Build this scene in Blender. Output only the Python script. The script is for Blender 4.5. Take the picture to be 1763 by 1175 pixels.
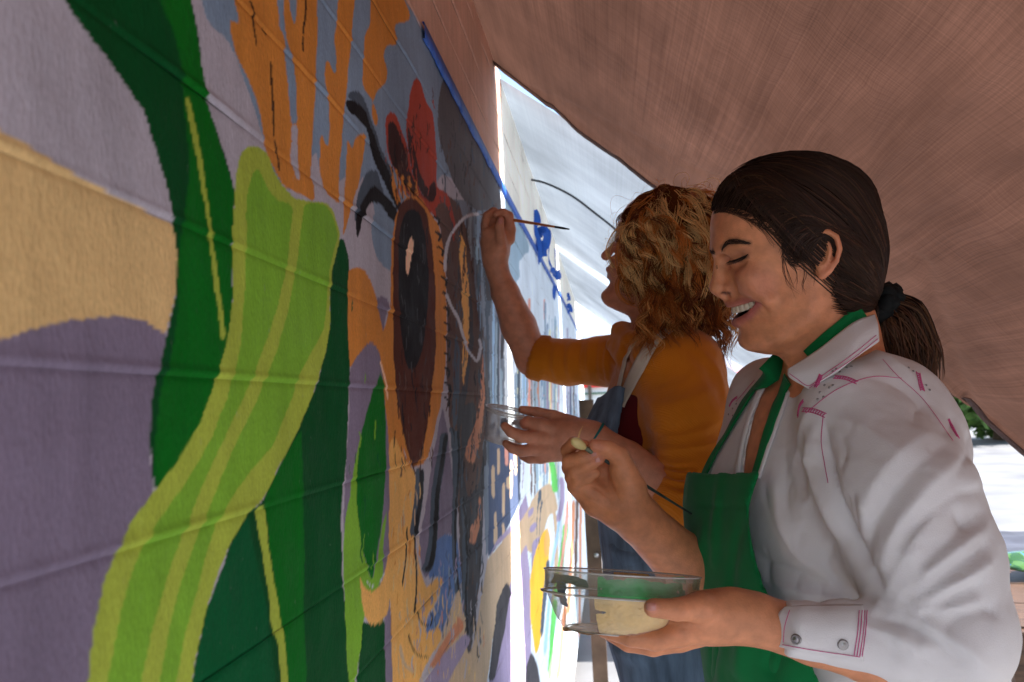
import bpy, bmesh, math, random
import numpy as np
from mathutils import Vector, Matrix
from mathutils.bvhtree import BVHTree

for _o in list(bpy.data.objects):
    bpy.data.objects.remove(_o)
SC = bpy.context.scene
COL = SC.collection
RNG = np.random.default_rng(7)
random.seed(7)

# ------------------------------------------------------------------ camera
FPX, CX, CY = 1371.0, 881.5, 587.5          # focal length and centre in photo pixels (1763 x 1175)
CAM = np.array([0.24, 0.0, 1.36])           # the wall is the plane x = 0 and runs along +y
_Y = np.array([168.5, -107.5, FPX]); _Y /= np.linalg.norm(_Y)      # wall direction in camera axes (right, up, forward)
_Z = np.array([-0.045, 1.0, 0.0]); _Z[2] = -(_Z[0]*_Y[0] + _Z[1]*_Y[1]) / _Y[2]; _Z /= np.linalg.norm(_Z)
_X = np.cross(_Y, _Z)
if _X[0] < 0:
    _X = -_X
RIGHT = np.array([_X[0], _Y[0], _Z[0]]); UP = np.array([_X[1], _Y[1], _Z[1]]); FWD = np.array([_X[2], _Y[2], _Z[2]])

def P(px, py, d):
    """world point seen at photo pixel (px, py) at depth d (metres along the optical axis)"""
    return CAM + d * (FWD + RIGHT * ((px - CX) / FPX) - UP * ((py - CY) / FPX))
def ray(px, py):
    v = FWD + RIGHT * ((px - CX) / FPX) - UP * ((py - CY) / FPX)
    return v / np.linalg.norm(v)
def proj(p):
    q = np.asarray(p) - CAM
    d = q @ FWD
    return CX + FPX * (q @ RIGHT) / d, CY - FPX * (q @ UP) / d, d
def on_plane(px, py, p0, n):
    v = FWD + RIGHT * ((px - CX) / FPX) - UP * ((py - CY) / FPX)
    t = ((p0 - CAM) @ n) / (v @ n)
    return CAM + t * v
def on_wall(px, py):
    return on_plane(px, py, np.zeros(3), np.array([1.0, 0, 0]))

cam_d = bpy.data.cameras.new('camera'); cam = bpy.data.objects.new('camera', cam_d); COL.objects.link(cam)
cam_d.sensor_width = 36.0; cam_d.lens = FPX / 1763.0 * 36.0
cam_d.clip_start = 0.02; cam_d.clip_end = 400
cam.matrix_world = Matrix(((RIGHT[0], UP[0], -FWD[0], CAM[0]), (RIGHT[1], UP[1], -FWD[1], CAM[1]),
                           (RIGHT[2], UP[2], -FWD[2], CAM[2]), (0, 0, 0, 1)))
cam_d.dof.use_dof = True; cam_d.dof.focus_distance = 0.93; cam_d.dof.aperture_fstop = 10.0
SC.camera = cam

# ------------------------------------------------------------------ sky, sun, exposure
SUN_EL, SUN_AZ = math.radians(43), math.radians(90)       # azimuth from +y towards +x: the sun stands square to the wall
wd = bpy.data.worlds.new('World'); SC.world = wd; wd.use_nodes = True
_nt = wd.node_tree; _bg = _nt.nodes['Background']
_sky = _nt.nodes.new('ShaderNodeTexSky'); _sky.sky_type = 'NISHITA'; _sky.sun_disc = False
_sky.sun_elevation = SUN_EL; _sky.sun_rotation = SUN_AZ
_nt.links.new(_sky.outputs[0], _bg.inputs[0]); _bg.inputs[1].default_value = 0.15
sun_d = bpy.data.lights.new('sun', 'SUN'); sun = bpy.data.objects.new('sun', sun_d); COL.objects.link(sun)
sun_d.energy = 5.0; sun_d.angle = math.radians(0.5); sun_d.color = (1.0, 0.95, 0.88)
_sd = Vector((math.cos(SUN_EL) * math.sin(SUN_AZ), math.cos(SUN_EL) * math.cos(SUN_AZ), math.sin(SUN_EL)))
sun.rotation_euler = _sd.to_track_quat('Z', 'Y').to_euler()
vs = SC.view_settings
vs.view_transform = 'Standard'; vs.look = 'None'; vs.gamma = 1.0; vs.use_curve_mapping = False
vs.exposure = 1.8
SC.render.engine = 'CYCLES'
SC.cycles.max_bounces = 10; SC.cycles.transparent_max_bounces = 16; SC.cycles.sample_clamp_indirect = 6.0
SC.cycles.use_denoising = True
# ------------------------------------------------------------------ small helpers
def lin(r, g, b, k=1.0):
    def f(c):
        c = c / 255.0
        return (c / 12.92 if c <= 0.04045 else ((c + 0.055) / 1.055) ** 2.4) * k
    return (f(r), f(g), f(b), 1.0)
def tag(o, label=None, cat=None, group=None, kind=None):
    if label: o['label'] = label
    if cat: o['category'] = cat
    if group: o['group'] = group
    if kind: o['kind'] = kind
    return o
def thing(name, label, cat, loc=(0, 0, 0), group=None):
    o = bpy.data.objects.new(name, None); COL.objects.link(o); o.location = loc; o.empty_display_size = 0.05
    return tag(o, label, cat, group)
def mesh_obj(name, verts, faces, mat, parent=None, smooth=True, colors=None, attr='col'):
    """verts in world space; faces: (N,k) array or list of tuples"""
    verts = np.asarray(verts, dtype=np.float64)
    if parent is not None:
        verts = verts - np.array(parent_loc(parent))
    me = bpy.data.meshes.new(name)
    if isinstance(faces, np.ndarray):
        n, k = faces.shape
        me.vertices.add(len(verts)); me.vertices.foreach_set('co', verts.astype(np.float32).ravel())
        me.loops.add(n * k); me.loops.foreach_set('vertex_index', faces.astype(np.int32).ravel())
        me.polygons.add(n); me.polygons.foreach_set('loop_start', np.arange(0, n * k, k, dtype=np.int32))
        me.update(calc_edges=True)
    else:
        me.from_pydata([tuple(v) for v in verts], [], [tuple(f) for f in faces]); me.update()
    if smooth:
        me.polygons.foreach_set('use_smooth', np.ones(len(me.polygons), dtype=bool))
    if colors is not None:
        c = np.asarray(colors, dtype=np.float32)
        if c.shape[1] == 3:
            c = np.concatenate([c, np.ones((len(c), 1), np.float32)], 1)
        a = me.color_attributes.new(attr, 'FLOAT_COLOR', 'POINT'); a.data.foreach_set('color', c.ravel())
    me.validate()
    o = bpy.data.objects.new(name, me); COL.objects.link(o)
    if mat: me.materials.append(mat)
    if parent is not None: o.parent = parent
    return o
def parent_loc(p):
    l = np.array(p.location)
    while p.parent:
        p = p.parent; l = l + np.array(p.location)
    return l

class MB:
    """collects shapes that form ONE mesh"""
    def __init__(self): self.v = []; self.f = []; self.n = 0
    def add(self, v, f):
        v = np.asarray(v, float); self.v.append(v); self.f += [tuple(int(i) + self.n for i in q) for q in f]; self.n += len(v); return self
    def box(self, c, size, R=None):
        c = np.asarray(c, float); s = np.asarray(size, float) / 2
        q = np.array([[x, y, z] for x in (-1, 1) for y in (-1, 1) for z in (-1, 1)], float) * s
        if R is not None: q = q @ np.asarray(R).T
        return self.add(q + c, [(0, 1, 3, 2), (4, 6, 7, 5), (0, 4, 5, 1), (2, 3, 7, 6), (0, 2, 6, 4), (1, 5, 7, 3)])
    def tube(self, pts, r, sides=8, cap=True, flat=1.0):
        v, f = tube_geo(pts, r, sides, cap, flat); return self.add(v, f)
    def revolve(self, prof, n, c, R, th0=0, th1=2 * math.pi):
        """prof: (radius, height) list, turned about the local z of R at c"""
        full = abs(th1 - th0 - 2 * math.pi) < 1e-6
        th = np.linspace(th0, th1, n + (0 if full else 1), endpoint=not full)
        v = []
        for t in th:
            for r, h in prof: v.append((r * math.cos(t), r * math.sin(t), h))
        v = np.array(v) @ np.asarray(R).T + np.asarray(c)
        m = len(prof); f = []
        for i in range(n):
            j = (i + 1) % len(th)
            for k in range(m - 1): f.append((i * m + k, j * m + k, j * m + k + 1, i * m + k + 1))
        return self.add(v, f)
    def obj(self, name, mat, parent=None, smooth=True):
        return mesh_obj(name, np.concatenate(self.v), self.f, mat, parent, smooth)

def catmull(pts, n):
    pts = np.asarray(pts, float)
    if len(pts) < 3:
        t = np.linspace(0, 1, n)[:, None]; return pts[0] * (1 - t) + pts[-1] * t
    p = np.concatenate([[2 * pts[0] - pts[1]], pts, [2 * pts[-1] - pts[-2]]])
    t = np.linspace(0, len(pts) - 1 - 1e-9, n); i = t.astype(int); u = (t - i)[:, None]
    a, b, c, d = p[i], p[i + 1], p[i + 2], p[i + 3]
    return 0.5 * (2 * b + (c - a) * u + (2 * a - 5 * b + 4 * c - d) * u ** 2 + (3 * b - a - 3 * c + d) * u ** 3)

def tube_geo(pts, r, sides=8, cap=True, flat=1.0, up=None):
    pts = np.asarray(pts, float); n = len(pts)
    r = np.broadcast_to(np.asarray(r, float), (n,))
    t = np.gradient(pts, axis=0); t /= np.linalg.norm(t, axis=1)[:, None] + 1e-12
    a = np.zeros((n, 3)); ref = np.array([0, 0, 1.0]) if up is None else np.asarray(up, float)
    if abs(t[0] @ ref) > 0.9: ref = np.array([1.0, 0, 0])
    prev = ref
    for i in range(n):
        q = prev - t[i] * (prev @ t[i]); q /= np.linalg.norm(q) + 1e-12; a[i] = q; prev = q
    b = np.cross(t, a)
    th = np.arange(sides) * 2 * math.pi / sides
    v = (pts[:, None, :] + r[:, None, None] * (np.cos(th)[None, :, None] * a[:, None, :] + flat * np.sin(th)[None, :, None] * b[:, None, :])).reshape(-1, 3)
    f = []
    for i in range(n - 1):
        for k in range(sides):
            l = (k + 1) % sides
            f.append((i * sides + k, i * sides + l, (i + 1) * sides + l, (i + 1) * sides + k))
    if cap:
        f.append(tuple(range(sides - 1, -1, -1))); f.append(tuple((n - 1) * sides + k for k in range(sides)))
    return v, f

def many_tubes(paths, radii, sides=4):
    """paths (N,M,3), radii (N,M) -> verts, quad faces; fast, for hair"""
    N, M, _ = paths.shape
    t = np.gradient(paths, axis=1); t /= np.linalg.norm(t, axis=2, keepdims=True) + 1e-12
    ref = np.array([0.31, 0.52, 0.79]); a = np.cross(t, ref); a /= np.linalg.norm(a, axis=2, keepdims=True) + 1e-12
    b = np.cross(t, a)
    th = np.arange(sides) * 2 * math.pi / sides
    v = paths[:, :, None, :] + radii[:, :, None, None] * (np.cos(th)[None, None, :, None] * a[:, :, None, :] + np.sin(th)[None, None, :, None] * b[:, :, None, :])
    idx = np.arange(N * M * sides).reshape(N, M, sides); nx = np.roll(idx, -1, axis=2)
    f = np.stack([idx[:, :-1], nx[:, :-1], nx[:, 1:], idx[:, 1:]], -1).reshape(-1, 4)
    return v.reshape(-1, 3), f

# ------------------------------------------------------------------ value noise (numpy)
_NT = np.random.default_rng(3).random((64, 64, 64)).astype(np.float32)
def vnoise(p):
    p = np.asarray(p, np.float32); i = np.floor(p).astype(np.int64); u = p - i; u = u * u * (3 - 2 * u); i &= 63; j = (i + 1) & 63
    x0, y0, z0 = i[..., 0], i[..., 1], i[..., 2]; x1, y1, z1 = j[..., 0], j[..., 1], j[..., 2]
    ux, uy, uz = u[..., 0], u[..., 1], u[..., 2]
    def L(a, b, t): return a + (b - a) * t
    return L(L(L(_NT[x0, y0, z0], _NT[x1, y0, z0], ux), L(_NT[x0, y1, z0], _NT[x1, y1, z0], ux), uy),
             L(L(_NT[x0, y0, z1], _NT[x1, y0, z1], ux), L(_NT[x0, y1, z1], _NT[x1, y1, z1], ux), uy), uz) * 2 - 1
def fbm(p, o=3):
    s = 0; a = 1.0
    for k in range(o): s = s + a * vnoise(np.asarray(p) * (2 ** k) + 11.3 * k); a *= 0.5
    return s

# ------------------------------------------------------------------ materials
def new_mat(name):
    m = bpy.data.materials.new(name); m.use_nodes = True
    return m, m.node_tree.nodes, m.node_tree.links, m.node_tree.nodes['Principled BSDF']
def mat_basic(name, col, rough=0.6, noise=0.15, scale=30, bump=0.0, bscale=200, metallic=0.0, spec=0.3, sss=0.0, sheen=0.0, stretch=None, attr=None, attr_mix=1.0):
    m, N, L, B = new_mat(name)
    tc = N.new('ShaderNodeTexCoord'); src = tc.outputs['Object']
    if stretch:
        mp = N.new('ShaderNodeMapping'); mp.inputs['Scale'].default_value = stretch; L.new(src, mp.inputs[0]); src = mp.outputs[0]
    nz = N.new('ShaderNodeTexNoise'); nz.inputs['Scale'].default_value = scale; nz.inputs['Detail'].default_value = 5; L.new(src, nz.inputs[0])
    rmp = N.new('ShaderNodeMapRange'); rmp.inputs[1].default_value = 0.3; rmp.inputs[2].default_value = 0.7
    rmp.inputs[3].default_value = 1 - noise; rmp.inputs[4].default_value = 1 + noise; L.new(nz.outputs[0], rmp.inputs[0])
    mx = N.new('ShaderNodeMix'); mx.data_type = 'RGBA'; mx.blend_type = 'MULTIPLY'; mx.inputs[0].default_value = 1.0
    if attr:
        at = N.new('ShaderNodeAttribute'); at.attribute_name = attr; L.new(at.outputs['Color'], mx.inputs[6])
    else:
        mx.inputs[6].default_value = col
    L.new(rmp.outputs[0], mx.inputs[7]); L.new(mx.outputs[2], B.inputs['Base Color'])
    B.inputs['Roughness'].default_value = rough; B.inputs['Metallic'].default_value = metallic; B.inputs['Specular IOR Level'].default_value = spec
    if sss:
        B.inputs['Subsurface Weight'].default_value = sss; B.inputs['Subsurface Radius'].default_value = (1.0, 0.35, 0.18); B.inputs['Subsurface Scale'].default_value = 0.006
    if sheen:
        B.inputs['Sheen Weight'].default_value = sheen; B.inputs['Sheen Roughness'].default_value = 0.5
    if bump:
        n2 = N.new('ShaderNodeTexNoise'); n2.inputs['Scale'].default_value = bscale; n2.inputs['Detail'].default_value = 4; L.new(src, n2.inputs[0])
        bp = N.new('ShaderNodeBump'); bp.inputs['Strength'].default_value = bump; bp.inputs['Distance'].default_value = 0.002
        L.new(n2.outputs[0], bp.inputs['Height']); L.new(bp.outputs[0], B.inputs['Normal'])
    return m

# ------------------------------------------------------------------ implicit surfaces -> mesh
def smin(a, b, k):
    if k <= 0: return np.minimum(a, b)
    h = np.clip(0.5 + 0.5 * (b - a) / k, 0, 1); return b + (a - b) * h - k * h * (1 - h)
def smax(a, b, k): return -smin(-a, -b, k)
def box_of(*p): p = np.array(p); return p.min(0), p.max(0)
class SDF:
    """list of primitives; each has a box so that only nearby points are evaluated"""
    BIG = 0.06
    def __init__(self): self.ops = []; self.post = None
    def _push(self, fn, lo, hi, k, mode): self.ops.append((fn, np.asarray(lo, float), np.asarray(hi, float), k, mode)); return self
    def chain(self, pts, rs, k=0.006, mode='u'):
        pts = [np.asarray(p, float) for p in pts]
        rs = [rs] * len(pts) if np.isscalar(rs) else list(rs)
        def fn(X):
            d = None
            for i in range(len(pts) - 1):
                a, b = pts[i], pts[i + 1]; ab = b - a; t = np.clip(((X - a) @ ab) / (ab @ ab + 1e-12), 0, 1)
                q = X - a - t[:, None] * ab; e = np.sqrt((q * q).sum(1)) - (rs[i] + (rs[i + 1] - rs[i]) * t)
                d = e if d is None else smin(d, e, 0.3 * min(rs[i], rs[i + 1]))
            return d
        A = np.array(pts); R = max(rs); return self._push(fn, A.min(0) - R, A.max(0) + R, k, mode)
    def ball(self, c, r, k=0.006, mode='u'):
        c = np.asarray(c, float)
        return self._push(lambda X: np.sqrt(((X - c) ** 2).sum(1)) - r, c - r, c + r, k, mode)
    def ell(self, c, r, R=None, k=0.006, mode='u'):
        """ellipsoid; columns of R are its axes"""
        c = np.asarray(c, float); r = np.asarray(r, float); R = np.eye(3) if R is None else np.asarray(R, float)
        def fn(X):
            q = (X - c) @ R; k0 = np.sqrt(((q / r) ** 2).sum(1)); k1 = np.sqrt(((q / (r * r)) ** 2).sum(1)) + 1e-9
            return k0 * (k0 - 1) / k1
        m = max(r); return self._push(fn, c - m, c + m, k, mode)
    def func(self, fn, lo, hi, k=0.006, mode='u'): return self._push(fn, lo, hi, k, mode)
    def __call__(self, X, pad=0.02):
        d = np.full(len(X), self.BIG)
        for fn, lo, hi, k, mode in self.ops:
            m = pad + k
            idx = np.nonzero(((X > lo - m) & (X < hi + m)).all(1))[0]
            if len(idx) == 0: continue
            e = fn(X[idx]); c = d[idx]
            d[idx] = smin(c, e, k) if mode == 'u' else (smax(c, -e, k) if mode == 's' else smax(c, e, k))
        if self.post is not None: d = self.post(X, d)
        return d
    def bounds(self):
        u = [o for o in self.ops if o[4] == 'u']
        return np.min([o[1] for o in u], 0) - 0.012, np.max([o[2] for o in u], 0) + 0.012
    def mesh(self, h, lo=None, hi=None, NB=8):
        l, u = self.bounds(); lo = l if lo is None else np.asarray(lo, float); hi = u if hi is None else np.asarray(hi, float)
        H = h * NB; nb = np.ceil((hi - lo) / H).astype(int) + 1
        g = np.stack(np.meshgrid(*[np.arange(n) for n in nb], indexing='ij'), -1).reshape(-1, 3)
        dc = self(lo + (g + 0.5) * H, pad=H * 1.2 + 0.01)
        g = g[np.abs(dc) < H * 1.15]
        k = np.arange(NB + 1); loc = np.stack(np.meshgrid(k, k, k, indexing='ij'), -1).reshape(-1, 3)
        M = NB + 1; GN = nb * NB + 2
        cells, vpos, vals = [], [], []
        CH = max(1, 400000 // (M ** 3))
        E = [(0, 1), (2, 3), (4, 5), (6, 7), (0, 2), (1, 3), (4, 6), (5, 7), (0, 4), (1, 5), (2, 6), (3, 7)]
        co = np.array([[x, y, z] for x in (0, 1) for y in (0, 1) for z in (0, 1)], float)
        for s in range(0, len(g), CH):
            gg = g[s:s + CH]
            gi = gg[:, None, :] * NB + loc[None]
            d = self((lo + gi.reshape(-1, 3) * h)).reshape(len(gg), M, M, M)
            cor = np.stack([d[:, x:NB + x, y:NB + y, z:NB + z] for x in (0, 1) for y in (0, 1) for z in (0, 1)], -1)
            sg = cor < 0; act = sg.any(-1) & ~sg.all(-1)
            b, x, y, z = np.nonzero(act)
            if len(b) == 0: continue
            c = cor[b, x, y, z]
            gid = gg[b] * NB + np.stack([x, y, z], 1)
            acc = np.zeros((len(b), 3)); cnt = np.zeros(len(b))
            for i, j in E:
                m = (c[:, i] < 0) != (c[:, j] < 0); t = c[:, i] / (c[:, i] - c[:, j] + 1e-20)
                p = co[i] + np.clip(t, 0, 1)[:, None] * (co[j] - co[i]); acc += p * m[:, None]; cnt += m
            cells.append(gid); vpos.append(lo + (gid + acc / cnt[:, None]) * h); vals.append(c)
        gid = np.concatenate(cells); V = np.concatenate(vpos); c = np.concatenate(vals)
        key = (gid[:, 0] * GN[1] + gid[:, 1]) * GN[2] + gid[:, 2]
        o = np.argsort(key); key = key[o]; gid = gid[o]; V = V[o]; c = c[o]
        F = []
        for ax, bit in ((0, 4), (1, 2), (2, 1)):
            m = np.nonzero((c[:, 0] < 0) != (c[:, bit] < 0))[0]
            u_, v_ = [(1, 2), (2, 0), (0, 1)][ax]
            du = np.zeros(3, int); du[u_] = 1; dv = np.zeros(3, int); dv[v_] = 1
            q = [gid[m], gid[m] - du, gid[m] - du - dv, gid[m] - dv]; ids = []; ok = np.ones(len(m), bool)
            for w in q:
                kk = (w[:, 0] * GN[1] + w[:, 1]) * GN[2] + w[:, 2]; i = np.searchsorted(key, kk); i = np.minimum(i, len(key) - 1)
                ok &= key[i] == kk; ids.append(i)
            f = np.stack(ids, 1)[ok]; flip = (c[m, 0] >= 0)[ok]
            f[flip] = f[flip][:, ::-1]; F.append(f)
        F = np.concatenate(F)
        return V, F
def smooth_mesh(V, F, it=2, lam=0.5):
    e = np.concatenate([F[:, [0, 1]], F[:, [1, 2]], F[:, [2, 3]], F[:, [3, 0]]]); e = np.concatenate([e, e[:, ::-1]])
    deg = np.bincount(e[:, 0], minlength=len(V)).astype(float)[:, None]
    for _ in range(it):
        s = np.stack([np.bincount(e[:, 0], weights=V[e[:, 1], k], minlength=len(V)) for k in range(3)], 1)
        V = V + lam * (s / np.maximum(deg, 1) - V)
    return V
def vnormals(V, F):
    n = np.cross(V[F[:, 2]] - V[F[:, 0]], V[F[:, 3]] - V[F[:, 1]])
    s = np.stack([np.bincount(F.ravel(), weights=np.repeat(n[:, k], 4), minlength=len(V)) for k in range(3)], 1)
    return s / (np.linalg.norm(s, axis=1, keepdims=True) + 1e-12)
def bvh(V, F): return BVHTree.FromPolygons([tuple(v) for v in V], [tuple(int(i) for i in f) for f in F])
def hit(tree, px, py):
    r = tree.ray_cast(Vector(CAM), Vector(ray(px, py)))
    if r[0] is None: return None, None
    n = np.array(r[1]); v = ray(px, py)
    return np.array(r[0]), (n if n @ v < 0 else -n)
def hits(tree, pts, n=None, off=0.0, smooth=True):
    """project a photo-pixel polyline on a surface"""
    pts = np.asarray(pts, float)
    if n: pts = catmull(pts, n)
    out = []
    for a, b in pts:
        p, nn = hit(tree, a, b)
        if p is not None: out.append(p + nn * off)
    return np.array(out)
def dist_poly(X, pts):
    """distance of points X to a polyline, and its parameter 0..1"""
    best = np.full(len(X), 1e9); par = np.zeros(len(X)); n = len(pts) - 1
    for i in range(n):
        a, b = pts[i], pts[i + 1]; ab = b - a; t = np.clip(((X - a) @ ab) / (ab @ ab + 1e-12), 0, 1)
        d = np.linalg.norm(X - a - t[:, None] * ab, axis=1); m = d < best; best[m] = d[m]; par[m] = (i + t[m]) / n
    return best, par
def folds(V, F, tree, specs, sharp=2.0):
    """cloth folds: (photo-pixel polyline, width m, height m); negative height is a valley"""
    N = vnormals(V, F); disp = np.zeros(len(V))
    for poly, w, a in specs:
        q = hits(tree, poly, 14)
        if len(q) < 2: continue
        lo, hi = q.min(0) - 3.5 * w, q.max(0) + 3.5 * w
        idx = np.nonzero(((V > lo) & (V < hi)).all(1))[0]
        if len(idx) == 0: continue
        d, t = dist_poly(V[idx], q)
        disp[idx] += a * np.exp(-(d / w) ** sharp) * np.sqrt(np.clip(np.sin(math.pi * np.clip(t * 0.96 + 0.02, 0, 1)), 0, 1))
    return V + N * disp[:, None]
def drape(trees, pts, n, off=.003, fallback=1.0):
    """photo-pixel polyline -> points on the nearest of several surfaces, with normals"""
    out, nn = [], []
    for a, b in (catmull(pts, n) if n else pts):
        best = None
        for t in trees:
            p, m = hit(t, a, b)
            if p is not None and (best is None or np.linalg.norm(p - CAM) < np.linalg.norm(best[0] - CAM)): best = (p, m)
        if best is None: best = (P(a, b, fallback if not callable(fallback) else fallback(a, b)), -FWD)
        out.append(best[0]); nn.append(best[1])
    out = np.array(out); nn = np.array(nn)
    for _ in range(2):
        nn[1:-1] = (nn[:-2] + nn[1:-1] * 2 + nn[2:]) / 4
        if n and n > 5: out[1:-1] = (out[:-2] + out[1:-1] * 2 + out[2:]) / 4
    nn /= np.linalg.norm(nn, axis=1)[:, None]
    return out + nn * off, nn
def ribbon_geo(p, nrm, width, thick, seg=6, ripple=0.0):
    """a flat strip along p lying on a surface with normals nrm"""
    n = len(p); w = np.broadcast_to(np.asarray(width, float), (n,)); t = np.gradient(p, axis=0); t /= np.linalg.norm(t, axis=1)[:, None] + 1e-12
    b = np.cross(nrm, t); b /= np.linalg.norm(b, axis=1)[:, None] + 1e-12
    s = np.linspace(-1, 1, seg + 1); V = []
    for k in range(2):
        hh = (thick if k == 0 else 0) * (1 - .5 * s ** 4)[None, :] + ripple * vnoise(np.stack([p[:, None, 0] * 40 + 0 * s, p[:, None, 2] * 40 + s * 2, p[:, None, 1] * 30 + 0 * s], -1).reshape(-1, 3)).reshape(n, seg + 1) * (1 if k == 0 else 0)
        V.append((p[:, None, :] + b[:, None, :] * (s[None, :, None] * w[:, None, None] / 2) + nrm[:, None, :] * hh[:, :, None]).reshape(-1, 3))
    m = seg + 1; N = n * m; F = []
    for i in range(n - 1):
        for j in range(seg):
            a, c, d, e = i * m + j, i * m + j + 1, (i + 1) * m + j + 1, (i + 1) * m + j
            F.append((a, c, d, e)); F.append((N + a, N + e, N + d, N + c))
        F.append((i * m, (i + 1) * m, N + (i + 1) * m, N + i * m)); F.append((i * m + seg, N + i * m + seg, N + (i + 1) * m + seg, (i + 1) * m + seg))
    F.append(tuple(range(m)) + tuple(N + k for k in range(m - 1, -1, -1))); F.append(tuple((n - 1) * m + k for k in range(m - 1, -1, -1)) + tuple(N + (n - 1) * m + k for k in range(m)))
    return np.concatenate(V), F
def sheet_geo(rows, thick, nu=24, nv=12):
    """a lofted patch from rows of 3-D points (each a polyline), given thickness away from the camera"""
    R = np.array([catmull(r, nu) for r in rows]); R = np.stack([catmull(R[:, i], nv) for i in range(nu)], 1)
    du = np.gradient(R, axis=1); dv = np.gradient(R, axis=0); n = np.cross(du, dv); n /= np.linalg.norm(n, axis=2, keepdims=True) + 1e-12
    view = R - CAM; n *= -np.sign((n * view).sum(2, keepdims=True))
    A = R; B = R - n * thick; V = np.concatenate([A.reshape(-1, 3), B.reshape(-1, 3)]); N = nu * nv; i = np.arange(N).reshape(nv, nu); F = []
    for a in range(nv - 1):
        for b in range(nu - 1):
            q = (i[a, b], i[a, b + 1], i[a + 1, b + 1], i[a + 1, b]); F.append(q); F.append(tuple(N + k for k in q[::-1]))
    e = list(i[0]) + list(i[1:, -1]) + list(i[-1, -2::-1]) + list(i[-2:0:-1, 0])
    for k in range(len(e)): a, b = e[k], e[(k + 1) % len(e)]; F.append((a, N + a, N + b, b))
    return V, F
def poly_sd(P2, poly):
    """signed distance (negative inside) of 2-D points to a closed polygon"""
    d = np.full(len(P2), 1e9); ins = np.zeros(len(P2), bool); n = len(poly)
    for i in range(n):
        a, b = poly[i], poly[(i + 1) % n]; ab = b - a; t = np.clip(((P2 - a) @ ab) / (ab @ ab + 1e-15), 0, 1)
        d = np.minimum(d, np.linalg.norm(P2 - a - t[:, None] * ab, axis=1))
        c = (a[1] > P2[:, 1]) != (b[1] > P2[:, 1]); x = a[0] + (P2[:, 1] - a[1]) / (b[1] - a[1] + 1e-15) * (b[0] - a[0]); ins ^= c & (P2[:, 0] < x)
    return np.where(ins, -d, d)
def radial(sdf, c, dirs, off=0.0, rmax=.22):
    """distance from c to the outer surface along each direction (bisection from outside)"""
    lo = np.zeros(len(dirs)); hi = np.full(len(dirs), rmax)
    g = np.linspace(rmax, .02, 40); found = np.zeros(len(dirs), bool)
    for r in g:
        d = sdf(c + dirs * r) - off; m = (~found) & (d < 0); lo[m] = r; hi[m] = r + (rmax - .02) / 39; found |= m
    for _ in range(9):
        m_ = (lo + hi) / 2; d = sdf(c + dirs * m_[:, None]) - off; i = d < 0; lo = np.where(i, m_, lo); hi = np.where(i, hi, m_)
    return (lo + hi) / 2
# ------------------------------------------------------------------ the mural: flat paint shapes, in photo pixels, laid on the wall plane
KP = 1.55
PAL = {}
def pc(key, r, g, b): PAL[key] = lin(r, g, b, KP)[:3]
pc('lav', 156, 151, 160); pc('blu', 112, 130, 150); pc('dgr', 6, 64, 28); pc('mgr', 8, 90, 22); pc('tgr', 4, 74, 38)
pc('lim', 108, 152, 46); pc('lye', 146, 160, 60); pc('tan', 192, 162, 112); pc('pur', 112, 102, 120); pc('org', 180, 116, 52)
pc('brn', 74, 36, 24); pc('blk', 24, 22, 24); pc('red', 146, 58, 42); pc('gry', 82, 80, 82); pc('pnk', 176, 140, 122); pc('crm', 214, 208, 196)
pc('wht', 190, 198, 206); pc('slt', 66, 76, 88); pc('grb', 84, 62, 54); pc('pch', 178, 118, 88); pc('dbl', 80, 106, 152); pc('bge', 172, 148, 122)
pc('lil', 136, 124, 150); pc('hil', 214, 178, 150); pc('chk', 176, 176, 182); pc('grs', 104, 112, 124); pc('dpn', 52, 28, 26); pc('yel', 214, 164, 50)
pc('lgn', 92, 176, 88); pc('sky', 140, 172, 200); pc('cor', 196, 138, 124); pc('pye', 204, 200, 156); pc('nvy', 62, 72, 96); pc('trq', 132, 152, 166)
pc('dkg', 58, 56, 60); pc('och', 202, 152, 84)
SH = []
def S(c, *xy): SH.append((c, np.array(xy, float).reshape(-1, 2)))
def line(c, w, *xy):
    p = catmull(np.array(xy, float).reshape(-1, 2), 4 * (len(xy) // 2)); t = np.gradient(p, axis=0); t /= np.linalg.norm(t, axis=1)[:, None] + 1e-9
    n = np.stack([-t[:, 1], t[:, 0]], 1) * w / 2; SH.append((c, np.concatenate([p + n, (p - n)[::-1]])))
S('lav', -200,-300, 1100,-300, 1100,1500, -200,1500)
S('blu', 338,-250, 345,0, 352,28, 362,44, 378,58, 392,72, 405,96, 440,190, 470,300, 500,330, 545,260, 560,330, 600,300, 640,330, 650,400, 690,440, 760,300, 870,340, 870,100, 725,50, 700,-10, 690,-250)
S('tan', -150,120, 0,224, 60,258, 120,296, 200,338, 300,388, 306,440, 303,500, 286,575, 240,550, 190,545, 120,553, 60,568, 0,588, -150,650)
S('pur', -150,648, 0,586, 60,566, 120,552, 190,545, 246,552, 289,576, 275,640, 262,700, 257,780, 264,846, 200,950, 175,1020, 150,1175, 140,1480, -150,1480)
S('dgr', 40,-250, 112,0, 130,28, 160,70, 185,100, 212,138, 232,170, 247,186, 262,240, 280,290, 292,340, 299,390, 306,440, 303,500, 290,570, 272,640, 262,690, 257,760, 265,846, 300,800, 340,740, 380,640, 400,560, 400,420, 405,330, 392,275, 372,215, 355,165, 345,110, 343,85, 335,40, 327,0, 310,-250)
S('mgr', 250,-250, 273,0, 300,60, 312,120, 318,160, 328,300, 322,340, 314,390, 309,430, 308,520, 298,600, 276,680, 266,760, 268,842, 300,800, 340,740, 380,640, 400,560, 400,420, 404,330, 390,275, 355,165, 344,100, 326,0, 300,-250)
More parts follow.
